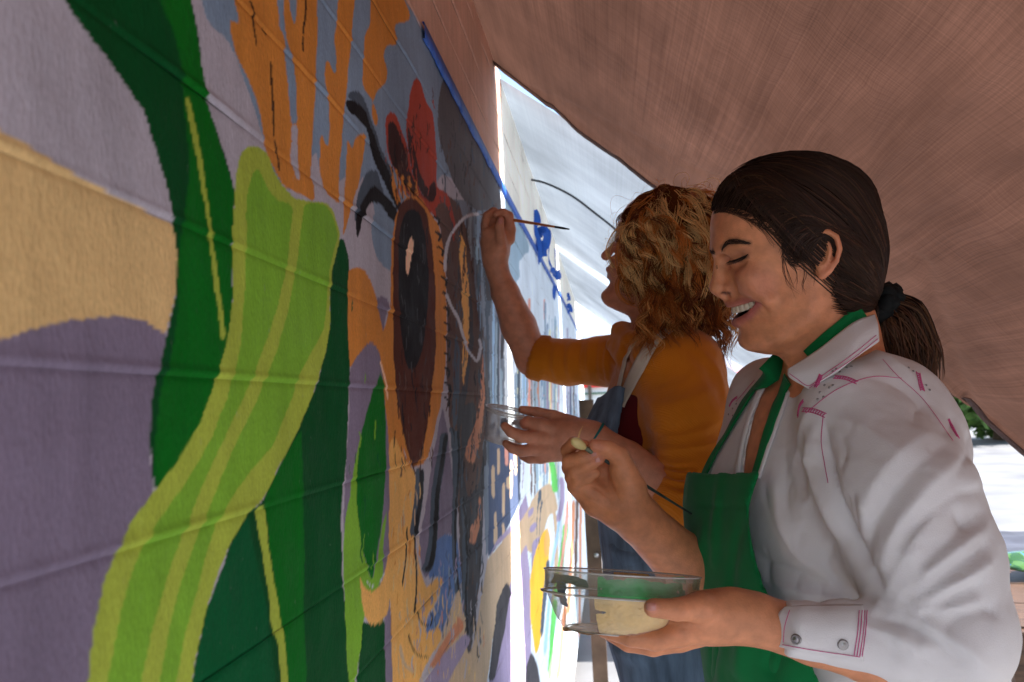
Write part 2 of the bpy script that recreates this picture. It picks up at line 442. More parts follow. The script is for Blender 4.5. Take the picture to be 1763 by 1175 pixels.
S('lye', 321,165, 329,166, 339,220, 348,270, 362,370, 368,420, 376,475, 384,540, 389,582, 382,590, 376,540, 370,500, 362,430, 354,360, 345,310, 336,255, 326,200)
# orange drips on grey-blue
S('org', 390,-250, 402,0, 407,22, 412,41, 404,42, 395,33, 392,36, 396,62, 410,105, 428,136, 438,160, 446,182, 452,210, 455,236, 457,256, 475,292, 490,322, 522,338, 541,348, 541,310, 537,262, 541,180, 546,62, 545,0, 545,-250)
S('blu', 476,-250, 478,0, 482,50, 489,60, 492,72, 489,92, 492,112, 497,160, 502,216, 512,214, 509,150, 503,100, 493,68, 491,48, 490,0, 492,-250)
S('lav', 501,214, 513,214, 514,260, 517,300, 515,312, 510,312, 505,285, 500,270, 504,250)
S('blu', 500,-20, 512,0, 509,40, 507,46, 503,28, 498,10)
S('lav', 538,268, 545,272, 549,288, 558,300, 560,345, 546,350, 541,325, 537,298)
S('org', 583,-250, 583,0, 580,40, 574,62, 578,84, 579,108, 577,131, 573,125, 568,108, 562,102, 559,116, 559,135, 563,160, 566,190, 567,232, 565,255, 560,250, 555,229, 551,238, 552,295, 562,335, 584,353, 584,300, 589,220, 596,168, 600,110, 606,70, 607,40, 611,0, 611,-250)
S('org', 645,-250, 638,0, 637,46, 633,50, 629,58, 624,120, 624,146, 632,160, 642,175, 648,190, 653,205, 649,222, 640,198, 641,178, 645,166, 651,154, 665,146, 669,121, 662,104, 662,88, 667,78, 673,75, 678,79, 684,79, 686,66, 680,60, 680,40, 706,38, 707,26, 696,0, 680,-250)
S('org', 598,238, 603,254, 608,258, 612,235, 622,232, 632,229, 626,264, 620,300, 614,330, 606,360, 600,388, 589,409, 590,375, 594,315)
S('lav', 584,345, 590,350, 588,410, 575,370)
S('lav', 590,410, 612,330, 625,300, 640,395, 660,440, 680,470, 676,520, 655,515, 640,470, 600,450)
S('blu', 640,372, 656,362, 676,400, 680,470, 668,468, 650,445, 640,412)
for ln in ([432,0,437,20,436,45,440,80], [436,-60,433,0], [452,50,455,55,459,62], [465,105,468,150,471,190,474,240], [474,240,479,265,483,295], [526,-40,527,0,525,30,523,62], [523,62,521,75,522,90]):
    line('blk', 3.0, *ln)
# lime leaf
S('lye', 408,300, 414,272, 424,254, 438,250, 452,256, 464,268, 472,292, 486,318, 508,342, 540,349, 560,347, 572,362, 585,400, 583,430, 573,465, 570,505, 570,560, 562,605, 548,655, 530,710, 510,750, 495,780, 480,805, 470,830, 455,858, 430,880, 400,930, 375,990, 355,1060, 340,1130, 332,1175, 320,1480, 110,1480, 150,1175, 160,1090, 178,1005, 200,950, 230,890, 265,846, 300,800, 340,736, 366,670, 384,610, 394,570, 401,520, 400,450, 402,380)
S('lim', 425,400, 426,340, 434,302, 444,290, 452,302, 458,320, 470,335, 480,345, 504,352, 505,365, 498,430, 492,470, 475,535, 455,600, 440,640, 420,685, 380,765, 345,842, 315,922, 285,1005, 262,1085, 245,1175, 235,1480, 165,1480, 187,1175, 207,1060, 232,970, 270,900, 320,830, 360,760, 392,685, 413,600, 422,500)
S('lim', 524,352, 548,350, 558,352, 574,378, 582,404, 572,440, 566,480, 565,520, 558,570, 543,595, 518,642, 505,680, 490,720, 470,770, 430,812, 402,852, 377,892, 354,960, 337,1030, 320,1100, 306,1175, 290,1480, 262,1480, 277,1175, 292,1090, 310,1010, 342,920, 372,842, 402,770, 442,692, 478,602, 500,520, 512,450, 518,400)
# dark greens right of the leaf
S('dgr', 586,408, 592,412, 600,440, 603,520, 603,640, 600,700, 598,790, 592,830, 588,900, 590,1000, 600,1100, 606,1175, 610,1480, 310,1480, 332,1175, 355,1060, 400,930, 430,880, 455,860, 480,808, 510,750, 545,668, 562,605, 570,560, 571,470)
S('tgr', 428,884, 440,890, 452,960, 465,1050, 474,1175, 476,1480, 316,1480, 334,1175, 358,1050, 402,932)
S('mgr', 480,808, 505,765, 520,740, 523,850, 526,950, 524,1060, 528,1175, 520,1480, 490,1480, 497,1175, 486,1080, 474,1000, 462,905, 455,866)
S('dgr', 426,885, 440,876, 464,1010, 480,1100, 484,1175, 474,1175, 464,1060)
S('lye', 438,875, 456,869, 460,900, 466,950, 474,1000, 482,1040, 488,1085, 494,1130, 497,1175, 500,1480, 488,1480, 484,1175, 480,1110, 468,1070, 464,1020, 456,965, 447,920)
# the middle of the wall: ovals, lens leaves and the insect
S('org', 599,466, 614,459, 628,464, 640,484, 650,515, 654,540, 660,572, 664,560, 672,520, 677,640, 684,700, 697,790, 712,808, 700,1175, 672,1175, 672,860, 664,780, 658,650, 648,600, 638,588, 622,605, 612,625, 603,637, 600,560)
S('pur', 648,512, 656,508, 664,512, 672,522, 664,545, 660,574, 655,545)
S('pur', 603,637, 612,620, 622,605, 638,588, 650,598, 657,620, 660,660, 665,720, 672,800, 672,1000, 655,1060, 605,1010, 592,920, 593,860, 600,760)
S('mgr', 655,640, 661,660, 664,740, 665,800, 660,860, 656,910, 648,955, 641,1002, 634,985, 622,940, 614,880, 614,820, 622,750, 640,680)
S('lim', 622,750, 614,830, 614,872, 622,940, 632,980, 641,1002, 650,958, 658,905, 668,874, 664,905, 660,930, 658,1000, 640,1022, 628,1018, 628,1060, 622,1110, 612,1175, 606,1480, 598,1480, 600,1175, 596,1080, 592,1000, 592,930, 597,880, 608,820)
S('dgr', 626,1068, 640,1078, 660,1062, 668,1100, 668,1480, 608,1480, 614,1175)
S('pur', 664,700, 668,760, 671,900, 670,1010, 672,1060, 676,1175, 680,1480, 668,1480, 664,1175, 662,1060, 664,960, 666,860)
S('och', 670,760, 678,750, 700,800, 714,808, 716,830, 713,890, 712,925, 719,960, 727,990, 735,1015, 745,1004, 755,990, 761,993, 760,1010, 755,1028, 742,1050, 731,1062, 733,1085, 728,1100, 740,1100, 752,1085, 757,1092, 748,1120, 735,1140, 720,1175, 710,1480, 672,1480, 676,1175, 673,1060, 668,960, 670,860)
S('och', 620,990, 625,1008, 636,1020, 648,1018, 660,995, 664,970, 670,955, 673,1010, 669,1050, 655,1075, 640,1079, 628,1062, 622,1030)
S('pur', 726,905, 735,860, 745,790, 757,730, 762,700, 770,735, 778,810, 786,900, 780,920, 760,922, 748,940, 740,990, 732,1000, 722,950)
S('dbl', 738,1000, 745,945, 756,925, 770,919, 788,925, 792,960, 800,1000, 786,1012, 776,1050, 758,1096, 740,1104, 730,1092, 734,1062, 745,1050, 757,1028, 763,995, 752,990)
S('grs', 757,340, 800,345, 868,360, 872,700, 862,900, 836,960, 830,700, 815,480, 790,380)
for k in range(60):
    x = RNG.uniform(800, 868); y = RNG.uniform(360, 700); line(['slt', 'blu', 'gry', 'dkg', 'trq'][k % 5], RNG.uniform(2, 6), x, y, x + RNG.uniform(-2, 2), y + 30, x + RNG.uniform(-3, 3), y + RNG.uniform(60, 150))
S('grb', 757,332, 772,336, 790,352, 805,400, 815,470, 822,545, 832,600, 834,680, 832,760, 828,850, 825,950, 818,1050, 808,1142, 800,1100, 795,1000, 790,900, 782,800, 774,720, 768,640, 770,560, 768,480, 760,400)
S('dkg', 806,470, 813,530, 814,590, 806,660, 796,720, 789,760, 785,700, 795,670, 804,620, 807,550)
S('och', 790,395, 796,405, 802,425, 806,480, 808,560, 805,620, 798,668, 795,640, 797,560, 794,480, 790,430)
S('pch', 832,605, 835,680, 827,760, 815,802, 801,792, 800,760, 815,740, 826,690, 829,640)
S('dkg', 796,700, 815,690, 822,720, 806,760, 796,800, 806,860, 825,830, 834,760, 832,900, 826,1000, 816,1080, 808,1142, 800,1100, 795,1000, 790,880)
S('pch', 826,850, 831,870, 826,910, 816,940, 806,935, 810,905, 820,895)
S('slt', 783,572, 792,600, 791,680, 786,730, 781,742, 779,690, 782,630)
for a in ([776,735,782,760,784,830,782,900,784,980,790,1030,797,1085], [795,855,800,900,801,980,801,1060,805,1110], [786,740,788,800,784,860]): line('slt', 9, *a); line('blk', 3.5, *[v + (2 if i % 2 == 0 else 0) for i, v in enumerate(a)])
for a in ([766,745,760,790,750,850,746,920,740,970,730,985], [724,806,722,850,716,890,712,925]): line('slt', 15, *a); line('blk', 7, *[v + (3 if i % 2 == 0 else 0) for i, v in enumerate(a)])
S('bge', 735,1175, 757,1110, 776,1052, 790,1012, 800,1060, 806,1130, 812,1120, 828,1030, 840,955, 870,925, 905,878, 908,950, 878,1010, 850,1085, 838,1175, 836,1480, 700,1480)
S('lil', 722,1185, 745,1150, 770,1120, 800,1090, 812,1100, 790,1140, 765,1185); S('pch', 735,1150, 760,1112, 790,1060, 800,1080, 775,1110, 750,1150)
S('och', 720,1100, 732,1088, 750,1082, 758,1092, 745,1120, 728,1145, 712,1150)
# insect head and wings
S('gry', 753,215, 757,165, 762,140, 768,132, 776,145, 785,160, 805,195, 830,250, 850,300, 862,335, 866,365, 845,360, 820,365, 800,345, 780,312, 765,270, 756,240)
S('slt', 596,166, 602,158, 610,155, 621,158, 632,178, 641,210, 650,230, 655,252, 672,285, 688,340, 684,356, 670,322, 650,272, 638,228, 631,200, 615,178)
S('blk', 596,170, 594,180, 602,192, 606,200, 614,198, 620,208, 632,222, 636,230, 637,250, 645,282, 660,312, 672,338, 686,366, 692,345, 680,318, 665,288, 655,262, 645,230, 637,215, 632,192, 615,176)
S('slt', 610,385, 612,350, 618,325, 626,305, 636,290, 648,292, 655,315, 664,335, 642,318, 630,335, 620,352, 616,380)
S('blk', 615,414, 612,385, 618,352, 630,336, 641,318, 655,328, 670,345, 684,360, 686,392, 670,375, 655,352, 646,345, 635,350, 626,372, 618,405)
S('red', 664,218, 666,198, 672,191, 680,194, 688,212, 700,252, 710,302, 728,340, 748,362, 740,372, 722,350, 700,330, 684,300, 670,272, 666,245)
S('dpn', 668,215, 672,207, 680,209, 688,228, 698,262, 706,296, 722,340, 708,338, 692,310, 678,286, 670,262)
S('red', 702,190, 705,165, 711,140, 717,130, 723,140, 730,165, 735,182, 743,185, 746,205, 750,250, 752,312, 755,330, 765,326, 773,338, 784,385, 782,420, 765,390, 748,370, 735,352, 715,310, 702,262, 698,225)
S('dpn', 701,215, 708,235, 715,270, 724,300, 737,326, 750,308, 753,335, 745,352, 728,338, 712,308, 702,262)
S('grb', 748,360, 760,345, 770,350, 780,395, 776,430, 765,410, 755,385)
S('org', 700,338, 716,336, 728,345, 742,368, 757,390, 763,420, 768,500, 769,570, 766,640, 758,700, 745,760, 735,795, 715,808, 700,795, 688,740, 680,680, 674,600, 672,500, 674,430, 680,372)
S('brn', 688,352, 703,339, 720,345, 735,366, 746,420, 750,500, 750,600, 742,680, 734,750, 723,795, 714,806, 704,790, 692,740, 682,680, 677,600, 676,500, 678,430, 682,380)
S('blk', 697,364, 709,358, 722,366, 732,400, 738,460, 737,530, 728,600, 718,632, 708,641, 698,628, 690,580, 686,510, 686,430, 690,390)
S('hil', 708,404, 711,408, 712,425, 709,440, 706,460, 703,480, 700,468, 699,452, 700,432, 703,420)
for k in range(13):
    y = 372 + k * 26; x = 742 + 18 * math.sin(min(1, k / 8) * 1.57); line('blk', 4, x + 4, y, x + 14, y + 8, x + 12, y + 18)
for x0, y0, x1, y1 in ((690,348,672,282), (696,342,682,290), (702,340,692,300), (686,352,676,310), (710,338,703,302), (718,342,715,308)): line('org', 4, x0, y0, (x0+x1)/2-2, (y0+y1)/2, x1, y1)
# dry brush work over the insect: short strokes that follow the forms
for (x0_, x1_, y0_, y1_, keys_, n_) in ((664, 712, 215, 340, ['red', 'blk', 'grb', 'dpn'], 26), (702, 752, 150, 335, ['red', 'dpn', 'brn'], 30), (756, 860, 170, 360, ['dkg', 'slt', 'gry', 'dkg', 'grb'], 90), (770, 834, 360, 700, ['blk', 'brn', 'grb', 'slt', 'dkg'], 110), (690, 740, 380, 640, ['dkg', 'blk', 'dkg'], 30), (678, 750, 640, 790, ['dpn', 'grb', 'blk'], 40),
                             (796, 832, 700, 1120, ['blk', 'slt', 'grb', 'dkg'], 90), (675, 725, 830, 1170, ['bge', 'org', 'tan'], 60), (740, 795, 930, 1080, ['blu', 'slt', 'lil'], 40), (602, 660, 480, 1000, ['lim', 'tgr', 'mgr'], 14), (710, 860, 1010, 1175, ['bge', 'lil', 'pch', 'tan', 'lav'], 90)):
    for k in range(n_):
        x = RNG.uniform(x0_, x1_); y = RNG.uniform(y0_, y1_); L_ = RNG.uniform(8, 38); line(str(RNG.choice(keys_)), RNG.uniform(.8, 2.2), x, y, x + RNG.uniform(-1.5, 1.5), y + L_ / 2, x + RNG.uniform(-3, 3), y + L_)
line('blk', 3, 718,880, 714,940, 718,1000, 712,1060); line('blk', 2.5, 700,905, 698,960, 692,1010); line('och', 8, 700,1085, 712,1120, 735,1128, 756,1100, 750,1080); line('blk', 2, 702,1090, 715,1126, 738,1132); line('blk', 2.5, 718,1050, 724,1072, 736,1078, 744,1066, 738,1052); line('bge', 5, 690,1110, 696,1140, 714,1160)
line('chk', 2, 630,1000, 640,1010, 652,1004, 662,985); line('hil', 3, 655,620, 662,650, 668,690)
line('chk', 5, 766,470, 767,440, 774,410, 788,386, 806,372, 826,369); line('chk', 5, 768,505, 778,530, 790,550, 796,575, 804,600, 816,618, 823,620, 828,600, 826,582)
line('dkg', 12, 834,378, 838,440, 842,520)  # dark grey upright stroke beside the raised hand
# above the tape, and the far stretch of wall
S('pnk', 690,-250, 697,0, 729,48, 800,193, 866,326, 866,-250)
S('crm', 862,-250, 864,325, 905,398, 985,548, 1060,690, 1060,-250)
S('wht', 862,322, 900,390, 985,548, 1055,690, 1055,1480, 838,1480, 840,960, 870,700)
S('trq', 868,338, 880,352, 896,388, 911,420, 912,440, 904,432, 900,450, 893,446, 897,480, 888,480, 891,560, 884,520, 878,545, 866,480)
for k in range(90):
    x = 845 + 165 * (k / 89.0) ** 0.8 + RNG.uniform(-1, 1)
    if 866 < x < 888 or 966 < x < 976: continue  # stripes left out so the pale paint makes the sun strips read white
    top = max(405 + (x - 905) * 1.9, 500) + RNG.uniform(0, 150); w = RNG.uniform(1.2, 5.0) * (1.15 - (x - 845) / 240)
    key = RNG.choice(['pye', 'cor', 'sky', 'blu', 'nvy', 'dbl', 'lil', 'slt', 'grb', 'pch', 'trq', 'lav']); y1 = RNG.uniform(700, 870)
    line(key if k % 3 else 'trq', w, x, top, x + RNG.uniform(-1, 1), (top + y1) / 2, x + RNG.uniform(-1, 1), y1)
S('nvy', 842,750, 870,770, 894,785, 896,860, 884,890, 862,930, 840,962)
for q in ([849,800,6,60], [858,770,5,50], [868,830,5,60], [880,790,5,70], [853,880,6,60], [866,900,5,40], [888,760,4,60], [875,820,6,22]): line('bge', q[2], q[0], q[1], q[0], q[1] + q[3])
for q in ([872,756,6,48], [886,760,4,40]): line('cor', q[2], q[0], q[1], q[0], q[1] + q[3])
S('lil', 840,965, 855,930, 880,905, 905,850, 910,880, 880,915, 850,945)
S('bge', 838,965, 870,925, 896,898, 930,840, 948,830, 955,850, 962,880, 945,885, 932,930, 926,960, 905,945, 880,1010, 850,1090, 838,1175, 832,1175)
S('lil', 906,935, 885,985, 862,1060, 842,1175, 842,1480, 912,1480, 914,1010)
S('dkg', 856,1040, 872,1000, 880,1015, 866,1100, 850,1175, 840,1175); S('dkg', 914,1120, 924,1140, 930,1175, 936,1480, 905,1480, 906,1150)
S('lil', 908,880, 920,872, 918,885, 910,892); S('lil', 912,905, 926,896, 922,915, 912,920); S('lil', 916,930, 932,922, 930,950, 922,990, 914,1000)
S('yel', 912,1000, 918,965, 930,925, 940,908, 946,930, 944,985, 938,1050, 930,1110, 922,1130, 914,1080)
S('och', 936,930, 942,905, 948,930, 944,960, 938,960)
for a, c, w in (([932,860,928,900,924,960,930,840], 'slt', 5), ([944,960,938,1030,932,1100], 'slt', 6), ([950,850,956,900,958,960,950,1040], 'bge', 6), ([952,985,944,1060,938,1130], 'sky', 5),
                ([965,880,958,930,948,985], 'sky', 5), ([956,1030,950,1110,946,1175], 'lgn', 8), ([975,900,964,980,955,1030], 'lgn', 9), ([948,790,954,820,956,850], 'lgn', 10), ([966,820,968,860,960,900], 'lil', 8),
                ([978,860,972,930,962,1000], 'cor', 5), ([988,860,984,960,978,1060], 'pch', 6), ([996,820,992,930,988,1100], 'grb', 5), ([1002,760,1000,900,997,1100], 'pch', 4), ([992,1000,986,1090,980,1175], 'trq', 6), ([974,1040,966,1110,960,1175], 'pch', 7)): line(c, w, *a)

X0, Y0, RW, RH = -160, -320, 1240, 1820
def rasterize():
    keys = list(PAL); img = np.zeros((RH, RW), np.uint8)
    for c, poly in SH:
        # noisy paint edges: subdivide and jitter
        p = poly; q = np.roll(p, -1, 0); out = []
        for a, b in zip(p, q):
            n = max(1, int(np.linalg.norm(b - a) / 7)); t = np.arange(n)[:, None] / n; out.append(a + (b - a) * t)
        p = np.concatenate(out); p = p + np.stack([vnoise(np.stack([p[:, 0] * .09, p[:, 1] * .09, p[:, 0] * 0 + s], 1)) for s in (1.5, 9.5)], 1) * 1.6
        if len(p) > 6: p = 0.25 * np.roll(p, 1, 0) + 0.5 * p + 0.25 * np.roll(p, -1, 0)
        x = p[:, 0] - X0; y = p[:, 1] - Y0; xn = np.roll(x, -1); yn = np.roll(y, -1)
        a, b = max(0, int(y.min())), min(RH - 1, int(y.max()) + 1); k = keys.index(c)
        for r in range(a, b + 1):
            yc = r + 0.5; m = (y <= yc) != (yn <= yc)
            if not m.any(): continue
            xs = np.sort(x[m] + (yc - y[m]) / (yn[m] - y[m]) * (xn[m] - x[m]))
            for i in range(0, len(xs) - 1, 2):
                i0, i1 = max(0, int(math.ceil(xs[i] - 0.5))), min(RW, int(math.ceil(xs[i + 1] - 0.5)))
                if i1 > i0: img[r, i0:i1] = k
    return np.array([PAL[k] for k in keys], np.float32)[img]
PAINT = rasterize()
def paint_at(y, z):
    """paint colour of the wall at (y, z)"""
    p = np.stack([np.zeros_like(y), y, z], -1); px, py, d = proj(p)
    px = np.clip(px - X0 - 0.5, 0, RW - 1.01); py = np.clip(py - Y0 - 0.5, 0, RH - 1.01)
    i, j = px.astype(int), py.astype(int); u, v = (px - i)[..., None], (py - j)[..., None]
    return (PAINT[j, i] * (1 - u) + PAINT[j, i + 1] * u) * (1 - v) + (PAINT[j + 1, i] * (1 - u) + PAINT[j + 1, i + 1] * u) * v

def mat_mural():
    m, N, L, B = new_mat('mural_paint')
    tc = N.new('ShaderNodeTexCoord'); at = N.new('ShaderNodeAttribute'); at.attribute_name = 'col'
    def noise(scale, det=4, sc=None, rough=.5):
        n = N.new('ShaderNodeTexNoise'); n.inputs['Scale'].default_value = scale; n.inputs['Detail'].default_value = det; n.inputs['Roughness'].default_value = rough; src = tc.outputs['Object']
        if sc: mp = N.new('ShaderNodeMapping'); mp.inputs['Scale'].default_value = sc; L.new(src, mp.inputs[0]); src = mp.outputs[0]
        L.new(src, n.inputs[0]); return n.outputs[0]
    def rng(o, a, b, c, d):
        r = N.new('ShaderNodeMapRange'); r.inputs[1].default_value = a; r.inputs[2].default_value = b; r.inputs[3].default_value = c; r.inputs[4].default_value = d; L.new(o, r.inputs[0]); return r.outputs[0]
    def mul(a, b): x = N.new('ShaderNodeMath'); x.operation = 'MULTIPLY'; L.new(a, x.inputs[0]); L.new(b, x.inputs[1]); return x.outputs[0]
    def mix(f, a, c):
        x = N.new('ShaderNodeMix'); x.data_type = 'RGBA'; L.new(f, x.inputs[0]); L.new(a, x.inputs[6]); x.inputs[7].default_value = c; return x.outputs[2]
    brush = noise(1, 6, (30, 46, 7), .6)                   # roller and brush marks run up and down
    v = mul(mul(rng(noise(5, 6), .3, .7, .84, 1.14), rng(brush, .3, .7, .90, 1.10)), rng(noise(300, 3), .3, .7, .92, 1.07))
    mx = N.new('ShaderNodeMix'); mx.data_type = 'RGBA'; mx.blend_type = 'MULTIPLY'; mx.inputs[0].default_value = 1; L.new(at.outputs['Color'], mx.inputs[6]); L.new(v, mx.inputs[7])
    c = mix(rng(noise(70, 8, (1, 1.4, .8), .72), .64, .74, 0, .40), mx.outputs[2], lin(170, 168, 172))      # thin patches and missed specks
    c = mix(rng(noise(34, 6, (1, 2.5, .6), .7), .70, .76, 0, .5), c, lin(196, 194, 198))                      # old spatters
    c = mix(rng(noise(1, 5, (60, 120, 5), .6), .70, .78, 0, .28), c, lin(60, 58, 62))                          # grime runs
    L.new(c, B.inputs['Base Color'])
    L.new(rng(noise(20, 4), .3, .7, .6, .8), B.inputs['Roughness']); B.inputs['Specular IOR Level'].default_value = .07
    prev = None
    for o, st, di in ((noise(60, 3), .3, .0022), (noise(230, 4, (1, 1.6, .7)), .55, .0018), (brush, .12, .0015)):
        b_ = N.new('ShaderNodeBump'); b_.inputs['Strength'].default_value = st; b_.inputs['Distance'].default_value = di; L.new(o, b_.inputs['Height'])
        if prev: L.new(prev, b_.inputs['Normal'])
        prev = b_.outputs[0]
    L.new(prev, B.inputs['Normal'])
    return m
M_MURAL = mat_mural()
wall = thing('mural_wall', 'long block wall painted with a mural of green leaves, orange drips and an insect', 'wall', (0, 0, 0))
CH_ = 0.0875; Z0 = 1.386 - 15 * CH_
WALL_END = 7.6
def ycols(p0, p1, n):
    px = np.linspace(p0, p1, n); out = []
    for a in px: out.append(on_wall(a, 700)[1])
    return np.array(out)
ya = np.concatenate([[-1.2, -.5, 0.0, .15], np.linspace(.23, .76, 230)]); yb = np.linspace(on_wall(599, 700)[1], on_wall(599, 700)[1], 1)
pxs = np.linspace(proj([0, .76, 1.36])[0], proj([0, 2.5, 1.36])[0], 270); yb = np.array([on_wall(a, proj([0, .76, 1.36])[1])[1] for a in pxs]); yb[0] = .76; yb[-1] = 2.5
pxs = np.linspace(proj([0, 2.5, 1.36])[0], proj([0, WALL_END, 1.36])[0], 100); yc_ = np.array([on_wall(a, 695)[1] for a in pxs]); yc_[0] = 2.5; yc_[-1] = WALL_END
yc_ = np.sort(yc_)
def course(k):
    z0, z1 = Z0 + k * CH_, Z0 + (k + 1) * CH_; top = 2.235
    if z0 >= top: return
    z1 = min(z1, top); V = []; F = []; C = []; n = 0
    for ys, dz, vis in ((ya, .0017, (1.17, 1.82)), (yb, .0031, (.6, 2.3)), (yc_, .0044, (.0, 2.3))):
        if z1 < vis[0] or z0 > vis[1]: dz = .02
        m = max(5, int((z1 - z0) / dz)); t = np.linspace(0, 1, m + 1)
        if dz > .01: t = np.array([0, .015, .04, .08, .15, .5, .85, .92, .96, .985, 1])
        zz = z0 + (z1 - z0) * t
        Y, Z = np.meshgrid(ys, zz, indexing='ij')
        e0 = np.minimum(Z - z0, z1 - Z); x = -.0009 * np.exp(-(e0 / .0018) ** 2)
        q = np.stack([Y * 0 + k * 3.7, Y * 9, Z * 9], -1).reshape(-1, 3); w = vnoise(q).reshape(Y.shape)
        q2 = np.stack([Y * 0 + 2.2, Y * 60, Z * 60], -1).reshape(-1, 3); w2 = vnoise(q2).reshape(Y.shape)
        x = x * (1 + .45 * w) + .0012 * w + .0004 * w2 + .0019 * np.exp(-((Z - z0 - .0036) / .0021) ** 2) * (.6 + .7 * w)
        v = np.stack([x, Y, Z], -1).reshape(-1, 3); r, s = Y.shape
        i = np.arange(r * s).reshape(r, s); f = np.stack([i[:-1, :-1], i[1:, :-1], i[1:, 1:], i[:-1, 1:]], -1).reshape(-1, 4)
        V.append(v); F.append(f + n); n += len(v); C.append(paint_at(Y.ravel(), Z.ravel()))
    mesh_obj('block_course', np.concatenate(V), np.concatenate(F), M_MURAL, wall, True, np.concatenate(C))
for k in range(0, 26): course(k)
mb = MB(); mb.box((-.11, (WALL_END - 1.2) / 2, 1.117), (.20, WALL_END + 1.2 - .002, 2.233)); mb.obj('wall_core', mat_basic('mortar', lin(120, 115, 110), .9), wall, smooth=False)
# ------------------------------------------------------------------ ground
def grid(nx, ny, fn):
    u, v = np.meshgrid(np.linspace(0, 1, nx), np.linspace(0, 1, ny), indexing='ij'); p = fn(u, v).reshape(-1, 3)
    i = np.arange(nx * ny).reshape(nx, ny); return p, np.stack([i[:-1, :-1], i[1:, :-1], i[1:, 1:], i[:-1, 1:]], -1).reshape(-1, 4)
M_GROUND = mat_basic('concrete', lin(116, 116, 118), .9, .25, 1.3, .4, 60)
v, f = grid(60, 60, lambda u, v: np.stack([-40 + 160 * u, -30 + 150 * v, 0 * u], -1))
tag(mesh_obj('ground', v, f, M_GROUND), kind='structure')

# ------------------------------------------------------------------ tarpaulins: thin woven sheets that let light through
def mat_tarp(name, col, trans, streak_dark, stretch, wv=420, mixf=.55, wc=.09, holes=False):
    m, N, L, B = new_mat(name); out = N['Material Output']
    tc = N.new('ShaderNodeTexCoord'); uv = N.new('ShaderNodeUVMap')
    mp = N.new('ShaderNodeMapping'); mp.inputs['Scale'].default_value = stretch; L.new(uv.outputs[0], mp.inputs[0])
    n1 = N.new('ShaderNodeTexNoise'); n1.inputs['Scale'].default_value = 1; n1.inputs['Detail'].default_value = 7; n1.inputs['Roughness'].default_value = .62; n1.inputs['Distortion'].default_value = 0; L.new(mp.outputs[0], n1.inputs[0])
    r1 = N.new('ShaderNodeMapRange'); r1.inputs[1].default_value = .32; r1.inputs[2].default_value = .68; r1.inputs[3].default_value = streak_dark; r1.inputs[4].default_value = 2 - streak_dark; L.new(n1.outputs[0], r1.inputs[0])
    fac = r1.outputs[0]
    for sc in ((wv, 1.2, 1), (1.2, wv, 1)):
        mq = N.new('ShaderNodeMapping'); mq.inputs['Scale'].default_value = sc; L.new(uv.outputs[0], mq.inputs[0])
        nn = N.new('ShaderNodeTexNoise'); nn.inputs['Scale'].default_value = 1; nn.inputs['Detail'].default_value = 2; L.new(mq.outputs[0], nn.inputs[0])
        rr = N.new('ShaderNodeMapRange'); rr.inputs[1].default_value = .3; rr.inputs[2].default_value = .7; rr.inputs[3].default_value = 1 - wc; rr.inputs[4].default_value = 1 + wc; L.new(nn.outputs[0], rr.inputs[0])
        mm = N.new('ShaderNodeMath'); mm.operation = 'MULTIPLY'; L.new(fac, mm.inputs[0]); L.new(rr.outputs[0], mm.inputs[1]); fac = mm.outputs[0]
    n5 = N.new('ShaderNodeTexNoise'); n5.inputs['Scale'].default_value = 2.2; n5.inputs['Detail'].default_value = 3; L.new(uv.outputs[0], n5.inputs[0])
    r5 = N.new('ShaderNodeMapRange'); r5.inputs[1].default_value = .3; r5.inputs[2].default_value = .7; r5.inputs[3].default_value = .72; r5.inputs[4].default_value = 1.28; L.new(n5.outputs[0], r5.inputs[0])
    mm = N.new('ShaderNodeMath'); mm.operation = 'MULTIPLY'; L.new(fac, mm.inputs[0]); L.new(r5.outputs[0], mm.inputs[1]); fac = mm.outputs[0]
    def mul(c):
        mx = N.new('ShaderNodeMix'); mx.data_type = 'RGBA'; mx.blend_type = 'MULTIPLY'; mx.inputs[0].default_value = 1; mx.inputs[6].default_value = c; L.new(fac, mx.inputs[7]); return mx.outputs[2]
    L.new(mul(col), B.inputs['Base Color']); B.inputs['Roughness'].default_value = .75; B.inputs['Specular IOR Level'].default_value = .15
    tr = N.new('ShaderNodeBsdfTranslucent'); L.new(mul(trans), tr.inputs[0])
    ms = N.new('ShaderNodeMixShader'); ms.inputs[0].default_value = mixf; L.new(B.outputs[0], ms.inputs[1]); L.new(tr.outputs[0], ms.inputs[2])
    res = ms.outputs[0]
    if holes:                                             # pin holes worn in the cloth
        vo = N.new('ShaderNodeTexVoronoi'); vo.inputs['Scale'].default_value = 9; vo.inputs['Randomness'].default_value = 1; L.new(uv.outputs[0], vo.inputs[0])
        wn = N.new('ShaderNodeTexWhiteNoise'); L.new(vo.outputs['Position'], wn.inputs[0])
        mt = N.new('ShaderNodeMath'); mt.operation = 'MULTIPLY'; mt.inputs[1].default_value = .060; L.new(wn.outputs['Value'], mt.inputs[0])
        m0 = N.new('ShaderNodeMath'); m0.operation = 'SUBTRACT'; m0.inputs[1].default_value = .036; L.new(mt.outputs[0], m0.inputs[0])
        lt = N.new('ShaderNodeMath'); lt.operation = 'LESS_THAN'; L.new(vo.outputs['Distance'], lt.inputs[0]); L.new(m0.outputs[0], lt.inputs[1])
        tp_ = N.new('ShaderNodeBsdfTransparent'); m9 = N.new('ShaderNodeMixShader'); L.new(lt.outputs[0], m9.inputs[0]); L.new(res, m9.inputs[1]); L.new(tp_.outputs[0], m9.inputs[2]); res = m9.outputs[0]
    L.new(res, out.inputs[0])
    return m
